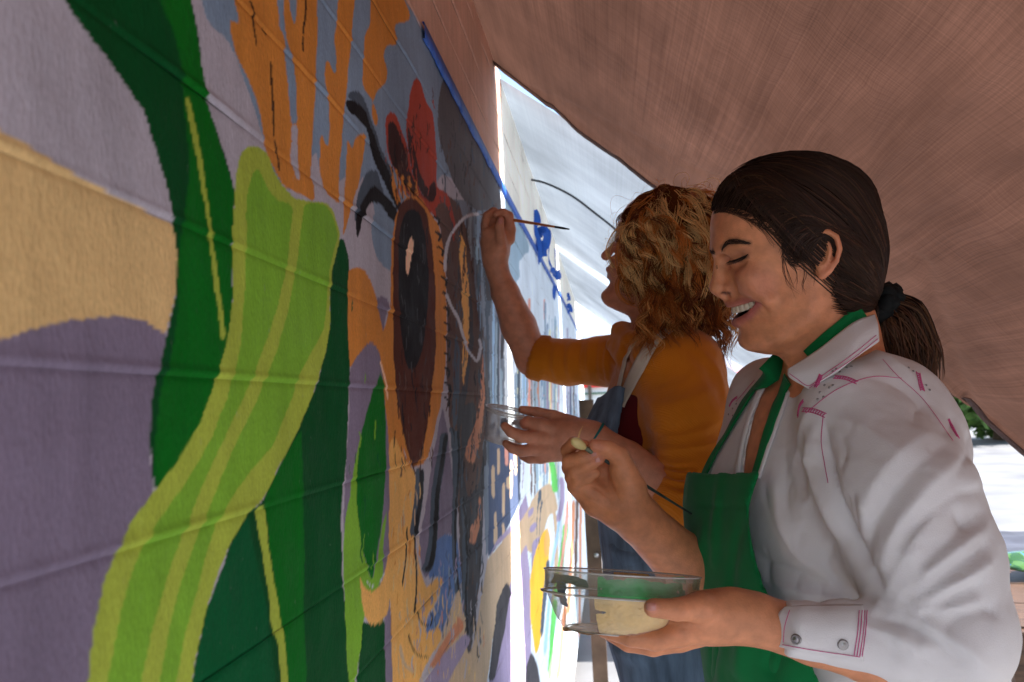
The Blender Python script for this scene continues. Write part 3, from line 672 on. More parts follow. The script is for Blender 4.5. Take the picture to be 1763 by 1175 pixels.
def tarp(name, label, mat, x1, ya, yb, seed, sag=.03, nx=150, ny=150, slope=.958, top=2.2225, hem=None, creases=()):
    """sheet from the top of the wall, falling outwards; ya/yb: functions of u giving its near and far edge"""
    def fn(u, v):
        x = u * x1; y0, y1 = ya(u), yb(u); y = y0 + (y1 - y0) * v
        z = top - slope * x - sag * np.sin(math.pi * np.clip(u, 0, 1)) * (0.4 + 0.6 * np.sin(math.pi * v))
        q = np.stack([x * 2.3 + seed, y * 2.3, 0 * x], -1).reshape(-1, 3)
        z = z + (.012 * vnoise(q).reshape(x.shape) + .004 * vnoise(q * 4).reshape(x.shape)) * np.clip(u * 5, 0, 1)
        for (a, b, c, d, w, h) in creases:           # straight pulled folds
            t = np.clip(((x - a) * (c - a) + (y - b) * (d - b)) / ((c - a) ** 2 + (d - b) ** 2), 0, 1)
            dd = np.sqrt((x - a - t * (c - a)) ** 2 + (y - b - t * (d - b)) ** 2); z = z + h * np.exp(-(dd / w) ** 2)
        if hem is not None: z = hem(u, v, x, y, z)
        return np.stack([x - .003, y, z], -1)
    v, f = grid(nx, ny, fn); o = mesh_obj(name, v, f, mat)
    uvl = o.data.uv_layers.new(name='UVMap'); li = np.zeros(len(o.data.loops), np.int32); o.data.loops.foreach_get('vertex_index', li)
    uvl.data.foreach_set('uv', np.stack([v[li, 0] * 1.4, v[li, 1]], 1).astype(np.float32).ravel())
    return tag(o, label, 'tarpaulin')
M_BROWN = mat_tarp('brown_shade_cloth', lin(116, 86, 72, .5), lin(146, 104, 88, .14), .84, (26, 5, 1), holes=True, wc=.15)
M_WHITE = mat_tarp('white_tarpaulin', lin(226, 230, 236, .6), lin(212, 226, 240, .18), .95, (3, 14, 1), 200, .5, .05)
rr_ = random.Random(5)
cr = [(.30, 1.9, .27, .1, .008, .004), (.47, 1.85, .50, .1, .010, .007), (.60, 1.85, .60, .1, .009, -.006), (.66, 1.80, .69, .2, .007, .006), (.80, 1.72, .78, .2, .010, .008), (.90, 1.70, .93, .2, .010, -.008), (.40, 1.9, .42, .3, .006, -.005), (.15, 1.92, .12, .2, .008, .005),
      (.2, 1.90, .9, 1.62, .018, -.010), (.45, 1.84, 1.05, 1.60, .010, .007), (.98, 1.72, .70, 1.2, .010, .008), (.1, 1.88, .5, 1.5, .012, .006), (.75, 1.70, .55, .9, .012, -.007)]
def brown_far(u):
    x = u * 1.16; return np.interp(x, [0, .37, .62, .76, .9, 1.05, 1.16], [1.925, 1.92, 1.83, 1.72, 1.665, 1.69, 1.72])
SHADE = tarp('shade_cloth', 'brown woven shade cloth stretched overhead from the wall top above both women', M_BROWN, 1.16, lambda u: -.75 + 0 * u, brown_far, 3.1, .0, 160, 200, creases=cr)
_hp = np.array([[v_.co.x, v_.co.y, v_.co.z] for v_ in SHADE.data.vertices]).reshape(160, 200, 3)[:, -3]; _hn = np.tile(np.array([-.69, 0, -.72]), (160, 1))
_v, _f = ribbon_geo(_hp[::2] + _hn[::2] * .003, _hn[::2], .030, .002, 4, .0012); mesh_obj('hem', _v, _f, mat_basic('hem_cloth', lin(92, 64, 56, .6), .85, .3, 40), SHADE)
tarp('white_tarp', 'white tarpaulin with a dark cord seam sloping behind the curly haired woman', M_WHITE, 1.0, lambda u: 2.0 + .0 * u, lambda u: 4.22 + 0 * u, 8.7, .02, 90, 110, .76)
tarp('white_tarp', 'second white tarpaulin beyond the thin bright gap, smaller and farther off', M_WHITE, 1.6, lambda u: 4.36 + 0 * u, lambda u: 6.6 + 0 * u, 1.7, .03, 60, 60, .78)
# cord on the first white tarp
pl_n = np.array([.76, 0, 1.0]); pl_n /= np.linalg.norm(pl_n); pl_0 = np.array([0, 3, 2.2225 - .035])
cp = [on_plane(a, b, pl_0, pl_n) for a, b in catmull([(905, 308), (940, 316), (985, 338), (1025, 368), (1062, 398), (1100, 440)], 24)]
mb = MB(); mb.tube(cp, .004, 6); tag(mb.obj('cord', mat_basic('dark_cord', lin(70, 72, 76), .8)), 'thin dark cord running in a curve under the white tarpaulin', 'cord')
# ------------------------------------------------------------------ blue masking tape
M_TAPE = mat_basic('masking_tape', lin(34, 92, 188, .95), .55, .12, 60, .2, 150)
ty = np.concatenate([np.linspace(1.085, 2.6, 260), np.linspace(2.62, 7.4, 160)]); zt = 1.917 + np.interp(ty, [1, 2, 4.5, 8], [0, .005, .06, .09])
jag = .0015 * vnoise(np.stack([ty * 55, ty * 0, ty * 0], 1)) + .0035 * np.clip(vnoise(np.stack([ty * 23, ty * 0 + 3, ty * 0], 1)), 0, 1)
top_ = zt + .003; bot = zt - .021 - jag
V = np.concatenate([np.stack([ty * 0 + .0044, ty, top_], 1), np.stack([ty * 0 + .0048, ty, bot], 1), np.stack([ty * 0 + .0012, ty, top_], 1), np.stack([ty * 0 + .0012, ty, bot], 1)]); n = len(ty)
i = np.arange(n - 1); F = np.concatenate([np.stack([i, i + 1, i + 1 + n, i + n], 1), np.stack([i + 2 * n, i, i + n, i + 3 * n], 1) * 0 + np.stack([i + 2 * n, i + 2 * n + 1, i + 1, i], 1), np.stack([i + n, i + n + 1, i + 3 * n + 1, i + 3 * n], 1)])
tag(mesh_obj('masking_tape', V, F, M_TAPE, None, False), 'long straight strip of blue masking tape along the top edge of the mural', 'tape')
def dep(px, py): return proj(on_wall(px, py) + np.array([.012, 0, 0]))[2]
def loose_tape(label, strips):
    """each strip: (picture-pixel centre line, width in pixels, how far it curls off the wall in metres); every one is a flat ribbon"""
    p0 = strips[0][0][0]; t = thing('loose_tape', label, 'tape', tuple(P(p0[0], p0[1], dep(*p0))))
    for pts, w, curl in strips:
        pts = np.array(pts, float); d0 = dep(pts[0][0], pts[0][1]); q = catmull(pts, 18); t_ = np.linspace(0, 1, 18)
        p = np.array([P(a, b, d0 - curl * math.sin(math.pi * u * .8)) for (a, b), u in zip(q, t_)]); nn = np.array([-FWD * math.cos(1.0 * u) + RIGHT * math.sin(1.0 * u) for u in t_])
        v, f = ribbon_geo(p, nn, 1.35 * w * d0 / FPX * (1 + .12 * np.sin(t_ * 11)), .0008, 4); mb = MB(); mb.add(v, f); mb.obj('tape_strip', M_TAPE, t, False)
loose_tape('largest curled wad of loose blue tape stuck under the brush handle', [([(919, 362), (920, 380), (923, 400), (929, 420), (929, 452)], 7, .03), ([(921, 362), (928, 378), (924, 392)], 6, .03), ([(924, 402), (938, 399), (942, 410), (938, 422), (926, 424), (922, 412)], 13, .08), ([(927, 420), (933, 436), (930, 450)], 17, .05)])
loose_tape('torn streamers of blue tape left of the bright gap in the white tarps', [([(944, 420), (944, 445), (952, 466)], 3, .05), ([(955, 428), (954, 448), (956, 468)], 4, .05), ([(948, 462), (956, 474), (964, 470)], 9, .10), ([(953, 470), (959, 478), (966, 474)], 7, .06)])
loose_tape('dark blue tape tab below the line of masking tape', [([(952, 492), (953, 502), (956, 513)], 9, .06)])
loose_tape('small pointed blue tape tabs beyond the bright gap', [([(976, 505), (980, 515), (976, 519)], 5, .06), ([(976, 524), (983, 534), (977, 540)], 7, .06)])
# ------------------------------------------------------------------ things in the distance
def wood_mat(name, c, s=(2, 30, 30)): return mat_basic(name, c, .7, .35, 6, .3, 40, stretch=s)
# rusty post at the end of the wall
pt = thing('wooden_post', 'dark rusty post with a bolt standing just off the wall behind the overalls', 'post', (0.16, 3.5, 0))
pd = 3.5; PX = P(1021, 900, 3.5)[0]
mb = MB(); mb.box((PX, pd, .69), (.062, .07, 1.38)); mb.obj('shaft', mat_basic('rusty_wood', lin(74, 58, 46), .85, .5, 9, .6, 50), pt, False)
mb = MB(); mb.revolve([(0, .012), (.008, .009), (.011, 0)], 10, (PX + .01, pd - .035, .72), np.array([[1, 0, 0], [0, 0, -1], [0, 1, 0]])); mb.obj('bolt', mat_basic('steel', lin(150, 150, 150), .4, metallic=.8), pt)
# teal glazed building far beyond
tb = thing('glass_building', 'teal glazed building seen through the gap beyond the tarps', 'building', (-1, 24, 0))
M_TEAL = mat_basic('teal_glass', lin(120, 196, 200, .9), .15, .15, .6, spec=.6); M_PALE = mat_basic('pale_render', lin(214, 206, 196), .8, .08, 1.5); M_FR = mat_basic('teal_frame', lin(70, 140, 146), .5)
mb = MB(); mb.box((3.4, 27, 2.2), (5.6, 5, 4.4)); mb.obj('wall', M_PALE, tb, False)
for r in range(2):
    for c in range(4):
        mb = MB(); mb.box((1.3 + c * 1.35, 24.47, 2.35 + r * 1.2), (1.25, .05, 1.1)); w = mb.obj('window', M_TEAL, tb, False)
        mb = MB(); mb.box((1.3 + c * 1.35 + .64, 24.44, 2.35 + r * 1.2), (.07, .08, 1.19)); mb.obj('window_frame', M_FR, w, False)
# white shopfront with a red band and thin shelf lines
kb = thing('kiosk', 'white sunlit kiosk with a red band under its roof behind the raised arm', 'kiosk', (1.2, 14, 0))
mb = MB(); mb.box((1.4, 15, 1.3), (3.2, 1.6, 2.6)); mb.obj('wall', mat_basic('white_paint', lin(236, 234, 230), .6, .05), kb, False)
mb = MB(); mb.box((1.4, 14.16, 1.72), (3.3, .08, .13)); mb.obj('red_band', mat_basic('red_paint', lin(214, 52, 40), .5), kb, False)
for z in (1.55, .98, .5):
    mb = MB(); mb.box((1.4, 14.17, z), (3.2, .06, .035)); mb.obj('rail', mat_basic('green_rail', lin(96, 118, 98), .5), kb, False)
for x in (-.1, 1.0, 1.9, 2.9):
    mb = MB(); mb.box((x, 14.15, .85), (.06, .09, 1.7)); mb.obj('upright', wood_mat('dark_upright', lin(90, 78, 66)), kb, False)
# trees behind the right hand gap
M_LEAF = mat_basic('leaf', lin(74, 104, 44, 1.0), .6, .5, 3); M_BARK = mat_basic('bark', lin(82, 66, 52), .9, .3, 12)
def tree(x, y, h, w, seed, label):
    rn = np.random.default_rng(seed); t = thing('tree', label, 'tree', (x, y, 0), 'trees beyond the sunlit yard')
    mb = MB(); mb.tube([(x, y, 0), (x + .1, y, h * .3), (x - .1, y + .1, h * .7)], [.16, .12, .05], 8)
    for k in range(5):
        a = k * 1.3 + seed; mb.tube([(x, y, h * (.25 + .08 * k)), (x + .5 * w * math.cos(a), y + .5 * w * math.sin(a), h * (.45 + .09 * k))], [.07, .02], 6)
    mb.obj('trunk', M_BARK, t)
    n = 9000; cl = rn.normal(size=(40, 3)); cl /= np.linalg.norm(cl, axis=1)[:, None]; cl = cl * rn.uniform(.35, 1, (40, 1)) * np.array([w, w, h * .46]) + np.array([x, y, h * .52])
    c = cl[rn.integers(0, 40, n)] + rn.normal(size=(n, 3)) * np.array([.28, .28, .24]) * w * .5; c[:, 2] = np.maximum(c[:, 2], .12)
    s = rn.uniform(.08, .17, n); a = rn.normal(size=(n, 3)); a /= np.linalg.norm(a, axis=1)[:, None]; b = np.cross(a, rn.normal(size=(n, 3))); b /= np.linalg.norm(b, axis=1)[:, None]
    v = np.stack([c - a * s[:, None], c + b * s[:, None] * .6, c + a * s[:, None], c - b * s[:, None] * .6], 1).reshape(-1, 3)
    mesh_obj('crown', v, np.arange(4 * n).reshape(n, 4), M_LEAF, t, False)
for i_, (x, y, h, w, lb) in enumerate([(8.0, 20.5, 2.6, 1.5, 'bushy light green tree nearest the shoulder of the white shirt'), (9.9, 21.5, 2.3, 1.5, 'low dark green tree in the middle of the gap under the brown cloth'), (11.8, 21, 2.5, 1.6, 'dense green tree rightmost in the gap under the brown cloth')]):
    tree(x, y, h, w, 11 + i_, lb)
# table with cloth and a plastic bag
TX, TY = 2.02, 2.75
tab = thing('work_table', 'brown wooden work table with a dark cloth at the right edge of the view', 'table', (TX, TY, 0))
M_WOOD = mat_basic('table_wood', lin(86, 62, 44), .6, .4, 5, .3, 40, stretch=(3, 26, 26))
ang = math.radians(-8); Rt = np.array([[math.cos(ang), -math.sin(ang), 0], [math.sin(ang), math.cos(ang), 0], [0, 0, 1]])
def tp(x, y, z): return Rt @ np.array([x, y, 0]) + np.array([TX, TY, z])
for k in range(6):
    mb = MB(); mb.box(tp(0, -.6 + .24 * k, .755), (1.5, .232, .03), Rt); mb.obj('plank', M_WOOD, tab, False)
mb = MB(); mb.box(tp(0, -.735, .70), (1.5, .03, .13), Rt); mb.box(tp(0, .735, .70), (1.5, .03, .13), Rt); mb.box(tp(-.73, 0, .70), (.03, 1.43, .13), Rt); mb.obj('apron_rail', M_WOOD, tab, False)
for sx in (-1, 1):
    for sy in (-1, 1):
        mb = MB(); mb.box(tp(sx * .69, sy * .69, .37), (.07, .07, .735), Rt); mb.obj('leg', M_WOOD, tab, False)
v, f = grid(40, 30, lambda u, v: np.stack([TX - .74 + 1.48 * u + .02 * np.sin(9 * v), TY + .12 + .6 * v + .03 * np.sin(7 * u), .775 + .006 * np.sin(23 * u + 9 * v) + .004 * np.sin(31 * v) + .004], -1))
tag(mesh_obj('cloth', v, f, mat_basic('dark_cloth', lin(70, 72, 82), .9, .3, 8)), 'dark grey cloth spread on the far half of the wooden table', 'cloth')
def bagfn(u, v):
    a = u * 2 * math.pi; r = np.sin(np.pi * np.clip(v, .02, .98)) ** .5; w = 1 + .12 * np.sin(5 * a + 9 * v) + .08 * np.sin(11 * a)
    return np.stack([TX - .20 + .40 * r * w * np.cos(a), TY - .08 + .13 * r * w * np.sin(a), .777 + .075 * v * (1 + .2 * np.sin(4 * a + 3 * v))], -1)
v, f = grid(48, 16, bagfn)
mbg, N, L, B = new_mat('printed_plastic'); tc = N.new('ShaderNodeTexCoord'); vz = N.new('ShaderNodeTexNoise'); vz.inputs['Scale'].default_value = 9; vz.inputs['Distortion'].default_value = 2.5; L.new(tc.outputs['Object'], vz.inputs[0])
rp = N.new('ShaderNodeValToRGB'); rp.color_ramp.interpolation = 'CONSTANT'; e = rp.color_ramp.elements; e[0].color = lin(44, 84, 24); e[1].position = .5; e[1].color = lin(74, 112, 38)
for p_, c_ in ((.56, lin(70, 130, 190)), (.62, lin(60, 110, 40)), (.69, lin(200, 90, 80))): q_ = e.new(p_); q_.color = c_
L.new(vz.outputs[0], rp.inputs[0]); L.new(rp.outputs[0], B.inputs['Base Color']); B.inputs['Roughness'].default_value = .12; B.inputs['Coat Weight'].default_value = .6
tag(mesh_obj('plastic_bag', v, f, mbg), 'shiny green and blue printed plastic bag lying on the table', 'bag')
# ------------------------------------------------------------------ people: shared materials and head tools
M_SKIN1 = mat_basic('skin_tan', None, .46, .16, 70, .30, 520, spec=.35, sss=.10, attr='col')
M_SKIN2 = mat_basic('skin_fair', None, .46, .16, 70, .30, 520, spec=.35, sss=.10, attr='col')
M_TEETH = mat_basic('teeth', lin(210, 196, 172), .3, .04, 60, spec=.5)
M_DARK = mat_basic('lash', lin(24, 18, 16), .6, .1)
class Frame:
    """a body frame: origin, forward, up, near-side lateral"""
    def __init__(self, o, f, u, l): self.o = o; self.M = np.stack([f, u, l], 1); self.f, self.u, self.l = f, u, l
    def loc(self, X): return (np.asarray(X) - self.o) @ self.M
    def wor(self, q): return self.o + np.asarray(q) @ self.M.T
    def px(self, x, y, c=0.0):
        """local coordinates of the point of photo pixel (x, y) that lies c metres to the near side"""
        return self.loc(on_plane(x, y, self.o + c * self.l, self.l))
    def pw(self, x, y, c=0.0): return on_plane(x, y, self.o + c * self.l, self.l)
def profile_frame(x0, y0, D, yaw):
    """a frame facing picture-left, turned by yaw towards the camera"""
    o = P(x0, y0, D); v = ray(x0, y0); f = -(RIGHT - v * (RIGHT @ v)); f /= np.linalg.norm(f); u = np.cross(f, v); u /= np.linalg.norm(u)
    if u @ UP < 0: u = -u
    c, s = math.cos(math.radians(yaw)), math.sin(math.radians(yaw))
    return Frame(o, c * f - s * v, u, -c * v - s * f)
def head_base(fr, front, back, width, pw, mid):
    """implicit skull from a profile: rows of (x, y) pixels for front and back, (y, half width m), (y, exponent), (y, x) of the axis"""
    def tab(rows): q = np.array([fr.px(x, y)[:2] for x, y in rows]); o = np.argsort(q[:, 1]); return q[o, 1], q[o, 0]
    fu, ff = tab(front); bu, bf = tab(back); mu, mf = tab([(x, y) for y, x in mid])
    def yt(rows): q = np.array([(fr.px(1390 if fr.o is None else proj(fr.o)[0], y)[1], w) for y, w in rows]); o = np.argsort(q[:, 0]); return q[o, 0], q[o, 1]
    wu, ww = yt(width); pu, pp = yt(pw); ut, ub = fu.max(), fu.min()
    def fn(q):
        u = q[:, 1]; m = np.interp(u, mu, mf); A = np.interp(u, fu, ff) - m; Bk = m - np.interp(u, bu, bf); w = np.interp(u, wu, ww); p = np.interp(u, pu, pp)
        df = q[:, 0] - m; pr = np.where(df > 0, p, 2.0); ex = np.where(df > 0, A, Bk); ex = np.maximum(ex, 1e-3)
        rho = ((np.abs(df) / ex) ** pr + (np.abs(q[:, 2]) / w) ** pr) ** (1 / pr); r = np.sqrt(df ** 2 + q[:, 2] ** 2)
        d = (r - r / np.maximum(rho, 1e-4)) * .92
        d = np.where(rho < .2, -np.minimum(ex, w) * .8, d)
        return np.maximum(d, np.maximum(u - ut, ub - u))
    return fn
def in_frame(fr, sd, sym=True):
    """wrap a local SDF as a world function"""
    def fn(X):
        q = fr.loc(X)
        if sym: q = q.copy(); q[:, 2] = np.abs(q[:, 2])
        return sd(q, .03)
    return fn
def strands(name, roots_paths, r0, mat, parent, sides=4, colors=None):
    v, f = many_tubes(roots_paths, r0, sides)
    c = None if colors is None else np.repeat(colors, roots_paths.shape[1] * sides, 0)
    return tag(mesh_obj(name, v, f, mat, parent, True, c), kind='stuff')

# ------------------------------------------------------------------ the woman in the white shirt
W1 = thing('person', 'dark haired laughing woman in white shirt and green apron holding a bowl of paint', 'person', tuple(P(1400, 700, .95) * np.array([1, 1, 0])))
F1 = profile_frame(1400, 450, .92, 12)
def head1():
    s = SDF(); h = F1.px
    front = [(1300, 322), (1262, 336), (1240, 352), (1230, 372), (1226, 392), (1224, 412), (1223, 426), (1226, 437), (1234, 449), (1240, 462), (1245, 478), (1250, 495), (1250, 510), (1250, 522), (1254, 532), (1262, 542), (1262, 552), (1268, 562), (1276, 574), (1275, 588), (1279, 597), (1292, 605), (1312, 609)]
    back = [(1480, 322), (1498, 350), (1506, 390), (1508, 420), (1504, 450), (1494, 480), (1475, 510), (1455, 540), (1430, 570), (1400, 590), (1360, 609)]
    width = [(322, .060), (350, .069), (390, .073), (430, .073), (460, .070), (490, .068), (515, .066), (535, .062), (555, .056), (575, .046), (592, .034), (602, .026), (609, .018)]
    pw = [(322, 2.2), (400, 2.2), (440, 2.05), (470, 1.8), (495, 1.6), (520, 1.5), (545, 1.5), (565, 1.7), (590, 2.0), (609, 2.0)]
    mid = [(322, 1390), (480, 1390), (540, 1372), (575, 1350), (600, 1335), (609, 1334)]
    base = head_base(F1, front, back, width, pw, mid)
    s.func(base, (-.11, -.13, -.1), (.13, .1, .1), .004)
    s.ell(h(1368, 372, 0), (.086, .062, .068), k=.02)
    # jaw, cheek, chin
    s.chain([h(1402, 516, .055), h(1394, 544, .050), h(1350, 574, .036), h(1302, 584, .012)], [.009, .010, .010, .010], .014)
    s.ell(h(1297, 478, .043), (.019, .015, .017), k=.016)
    s.ball(h(1290, 586, .005), .0100, .008)
    # nose
    s.chain([h(1238, 446, 0), h(1238, 462, 0), h(1237, 480, 0), h(1236, 493, 0)], [.0050, .0062, .0075, .0092], .008)
    s.ball(h(1236, 495, .003), .0090, .005)
    s.ell(h(1261, 497, .0125), (.0095, .0072, .0065), k=.005)
    s.chain([h(1240, 507, 0), h(1251, 516, 0)], [.0035, .0035], .006)
    s.ell(h(1250, 507, .0085), (.0058, .0028, .0030), k=.003, mode='s')
    # eye: socket, lid, lower lid fold, brow ridge
    s.ell(h(1252, 446, .018), (.010, .012, .010), k=.010, mode='s')
    s.ell(h(1268, 452, .034), (.008, .006, .013), k=.010, mode='s')
    s.ell(h(1277, 443, .031), (.0125, .0105, .0140), k=.004)
    s.chain([h(1262, 455, .024), h(1276, 456, .034), h(1290, 449, .044)], [.0028, .0040, .003], .006)
    s.chain([h(1240, 428, .012), h(1256, 419, .028), h(1280, 421, .046)], [.0042, .0048, .004], .012)
    # laughing mouth: opening, lips, fold beside it
    up = [h(1253, 528, 0), h(1263, 527, .014), h(1282, 521, .028), h(1302, 515, .039)]
    lo = [h(1264, 553, 0), h(1272, 550, .014), h(1290, 538, .028), h(1305, 520, .039)]
    U, Lw = np.array(up), np.array(lo)
    def opening(q):
        c = q[:, 2]; a = np.interp(c, U[:, 2], U[:, 1]); b = np.interp(c, Lw[:, 2], Lw[:, 1]); fr_ = np.interp(c, U[:, 2], U[:, 0])
        return np.maximum(np.maximum(np.maximum(q[:, 1] - a, b - q[:, 1]), c - .039), (fr_ - .024) - q[:, 0])
    head1.opening = opening
    s.func(opening, (U[:, 0].min() - .03, Lw[:, 1].min(), -.05), (U[:, 0].max() + .02, U[:, 1].max(), .05), .002, 's')
    s.chain([h(1255, 525, 0), h(1260, 523, .008), h(1279, 518, .024), h(1300, 513, .038)], [.0034, .0038, .0030, .0016], .004)
    s.chain([h(1267, 556, 0), h(1274, 554, .012), h(1291, 542, .027), h(1306, 522, .0385)], [.0054, .0052, .0038, .0016], .003)
    s.chain([h(1275, 496, .024), h(1295, 504, .036), h(1313, 522, .0445), h(1317, 540, .047)], [.0014, .0024, .0026, .0014], .007, 's')
    s.chain([h(1282, 494, .034), h(1302, 499, .044), h(1322, 518, .052)], [.004, .006, .004], .014)
    # ear
    e = lambda x, y, c: h(x, y, c)
    s.ell(e(1422, 436, .0735), (.013, .024, .0035), k=.004)
    s.chain([e(1405, 425, .074), e(1408, 406, .077), e(1424, 398, .081), e(1440, 408, .084), e(1446, 428, .084), e(1440, 450, .081), e(1428, 466, .078), e(1416, 475, .075), e(1408, 468, .073)], [.0024, .0028, .003, .0032, .0032, .0030, .0036, .0046, .003], .002)
    s.chain([e(1424, 414, .079), e(1430, 430, .080), e(1424, 452, .078), e(1414, 460, .076)], [.002, .0024, .0026, .003], .003)
    s.ell(e(1414, 440, .080), (.0055, .0085, .006), k=.003, mode='s')
    return s
HS1 = head1()
# torso frame: turned some 24 degrees towards the camera
def torso_frame(x, y, D, turn):
    o = P(x, y, D); a = math.radians(turn); f = np.array([-math.cos(a), -math.sin(a), 0]); l = np.array([math.sin(a), -math.cos(a), 0]); return Frame(o, f, np.array([0, 0, 1.0]), l)
T1 = torso_frame(1430, 850, .97, 20)
def hand_chain(s, pts, rs, k=.004): s.chain(pts, rs, k)
VNECK = np.array([(1345, 560), (1440, 560), (1440, 640), (1357, 650), (1331, 712), (1311, 770), (1297, 822), (1280, 824), (1287, 770), (1300, 715), (1317, 668), (1336, 636)], float)
def vneck(X):
    px, py, dd = proj(X); d = poly_sd(np.stack([px, py], 1), VNECK) * .0007; return np.maximum(d, -.03 - T1.loc(X)[:, 0])
def torso1(s, off=0.0, k=.05):
    t = T1; TR = np.stack([t.f, t.u, t.l], 1)
    s.ell(t.wor((.0, .0, 0)), (.118 + off, .172 + off, .153 + off), TR, k)
    s.ell(t.wor((.012, -.20, 0)), (.125 + off, .23 + off, .158 + off), TR, k)
    for c in (.075, -.075): s.ell(t.wor((.062, -.015, c)), (.062 + off, .075 + off, .070 + off), TR, k * .8)
    # shoulders and the slope up to the neck
    s.chain([t.wor((.0, .140, .02)), t.wor((-.005, .112, .11))], [.042 + off, .048 + off], k * .6); s.chain([t.wor((.0, .140, -.02)), t.wor((-.005, .116, -.125))], [.042 + off, .050 + off], k * .6)
    return s
TOR = torso1(SDF())
def body1():
    s = SDF()
    s.func(lambda X: np.maximum(TOR(X, .05) + .0125, vneck(X) - .010), T1.o - .24, T1.o + .24, .004)
    lo, hi = F1.o - .16, F1.o + .16
    s.func(in_frame(F1, HS1), lo, hi, .004)
    # neck and chest
    s.chain([F1.pw(1422, 520), F1.pw(1432, 590), F1.pw(1440, 650), F1.pw(1455, 730)], [.049, .050, .053, .062], .012)
    s.chain([F1.pw(1372, 610, .02), F1.pw(1400, 660, .018), F1.pw(1380, 720, .006)], [.010, .009, .007], .02)
    t = T1
    s.ell(t.wor((.0, .0, 0)), (.092, .15, .118), np.stack([t.f, t.u, t.l], 1), .05)
    s.ell(t.wor((.0, -.22, 0)), (.095, .20, .13), np.stack([t.f, t.u, t.l], 1), .05)
    # near arm: upper arm, forearm to the wrist
    sh, el, wr = P(1505, 775, .845), P(1640, 1132, .745), P(1262, 1060, .765)
    s.chain([t.wor((-.01, .07, .07)), sh, el], [.034, .036, .034], .03)
    s.chain([el, P(1560, 1120, .742), P(1500, 1124, .750), P(1400, 1096, .757), P(1300, 1066, .763), wr], [.032, .032, .0280, .0255, .0238, .0235], .012)
    # near hand: palm under the bowl, thumb on its side
    s.chain([wr, P(1222, 1062, .768)], [.0235, .024], .012)
    s.ell(P(1205, 1066, .770), (.040, .020, .030), np.stack([RIGHT, UP, FWD], 1), .014)
    hand_chain(s, [P(1240, 1050, .762), P(1205, 1046, .742), P(1165, 1050, .727), P(1124, 1047, .722)], [.0155, .0135, .0100, .0085], .008)
    hand_chain(s, [P(1215, 1078, .765), P(1172, 1092, .755), P(1128, 1103, .752), P(1086, 1098, .755), P(1040, 1086, .765)], [.014, .0115, .0096, .0086, .0070], .004)
    hand_chain(s, [P(1215, 1086, .780), P(1170, 1102, .778), P(1124, 1113, .778), P(1082, 1108, .782), P(1050, 1092, .79)], [.014, .0115, .0095, .0084, .0070], .003)
    hand_chain(s, [P(1215, 1086, .797), P(1170, 1100, .800), P(1124, 1108, .803), P(1090, 1100, .808)], [.013, .011, .009, .0075], .003)
    hand_chain(s, [P(1225, 1082, .812), P(1185, 1092, .818), P(1150, 1096, .824), P(1120, 1090, .83)], [.012, .0095, .008, .0065], .003)
    # far arm and the hand with the brush, palm to the camera
    fs, fe, fw = t.wor((-.03, .05, -.10)), P(1288, 1040, 1.03), P(1098, 893, .955)
    s.chain([t.wor((-.02, .05, -.06)), fs, fe], [.03, .032, .036], .02)
    s.chain([fe, P(1175, 968, .985), fw], [.039, .035, .0275], .012)
    d = .945
    s.chain([fw, P(1075, 872, d)], [.0270, .0250], .01)
    s.chain([P(1090, 868, d), P(1084, 842, d - .006), P(1072, 812, d - .010)], [.019, .0195, .0160], .012)           # ball of the thumb
    s.chain([P(1062, 878, d), P(1030, 862, d), P(1006, 838, d)], [.0215, .0195, .0165], .012)                       # heel of the hand
    s.ell(P(1036, 838, d + .014), (.030, .032, .012), np.stack([RIGHT, UP, FWD], 1), .012)
    hand_chain(s, [P(1074, 812, d - .010), P(1066, 786, d - .016), P(1046, 773, d - .022), P(1024, 767, d - .024)], [.0150, .0118, .0104, .0078], .007)
    hand_chain(s, [P(1006, 822, d + .014), P(984, 796, d + .016), P(977, 776, d + .010), P(988, 763, d - .002), P(1008, 767, d - .012)], [.012, .0092, .0084, .0076, .0062], .002)
    hand_chain(s, [P(1000, 828, d + .006), P(981, 806, d + .006), P(980, 795, d - .008), P(1002, 788, d - .017), P(1026, 783, d - .022)], [.012, .0094, .0086, .0078, .0062], .0012)
    hand_chain(s, [P(1000, 838, d + .002), P(986, 822, d - .002), P(990, 811, d - .013), P(1010, 802, d - .019), P(1033, 792, d - .023)], [.012, .0094, .0086, .0076, .0060], .0012)
    hand_chain(s, [P(1004, 850, d), P(990, 838, d - .004), P(995, 828, d - .013), P(1013, 822, d - .017), P(1026, 815, d - .019)], [.0115, .0092, .0082, .0070, .0056], .0012)
    return s
BS1 = body1()
V, F_ = BS1.mesh(.0023)
V = smooth_mesh(V, F_, 1, .4)
_tr = bvh(V, F_)
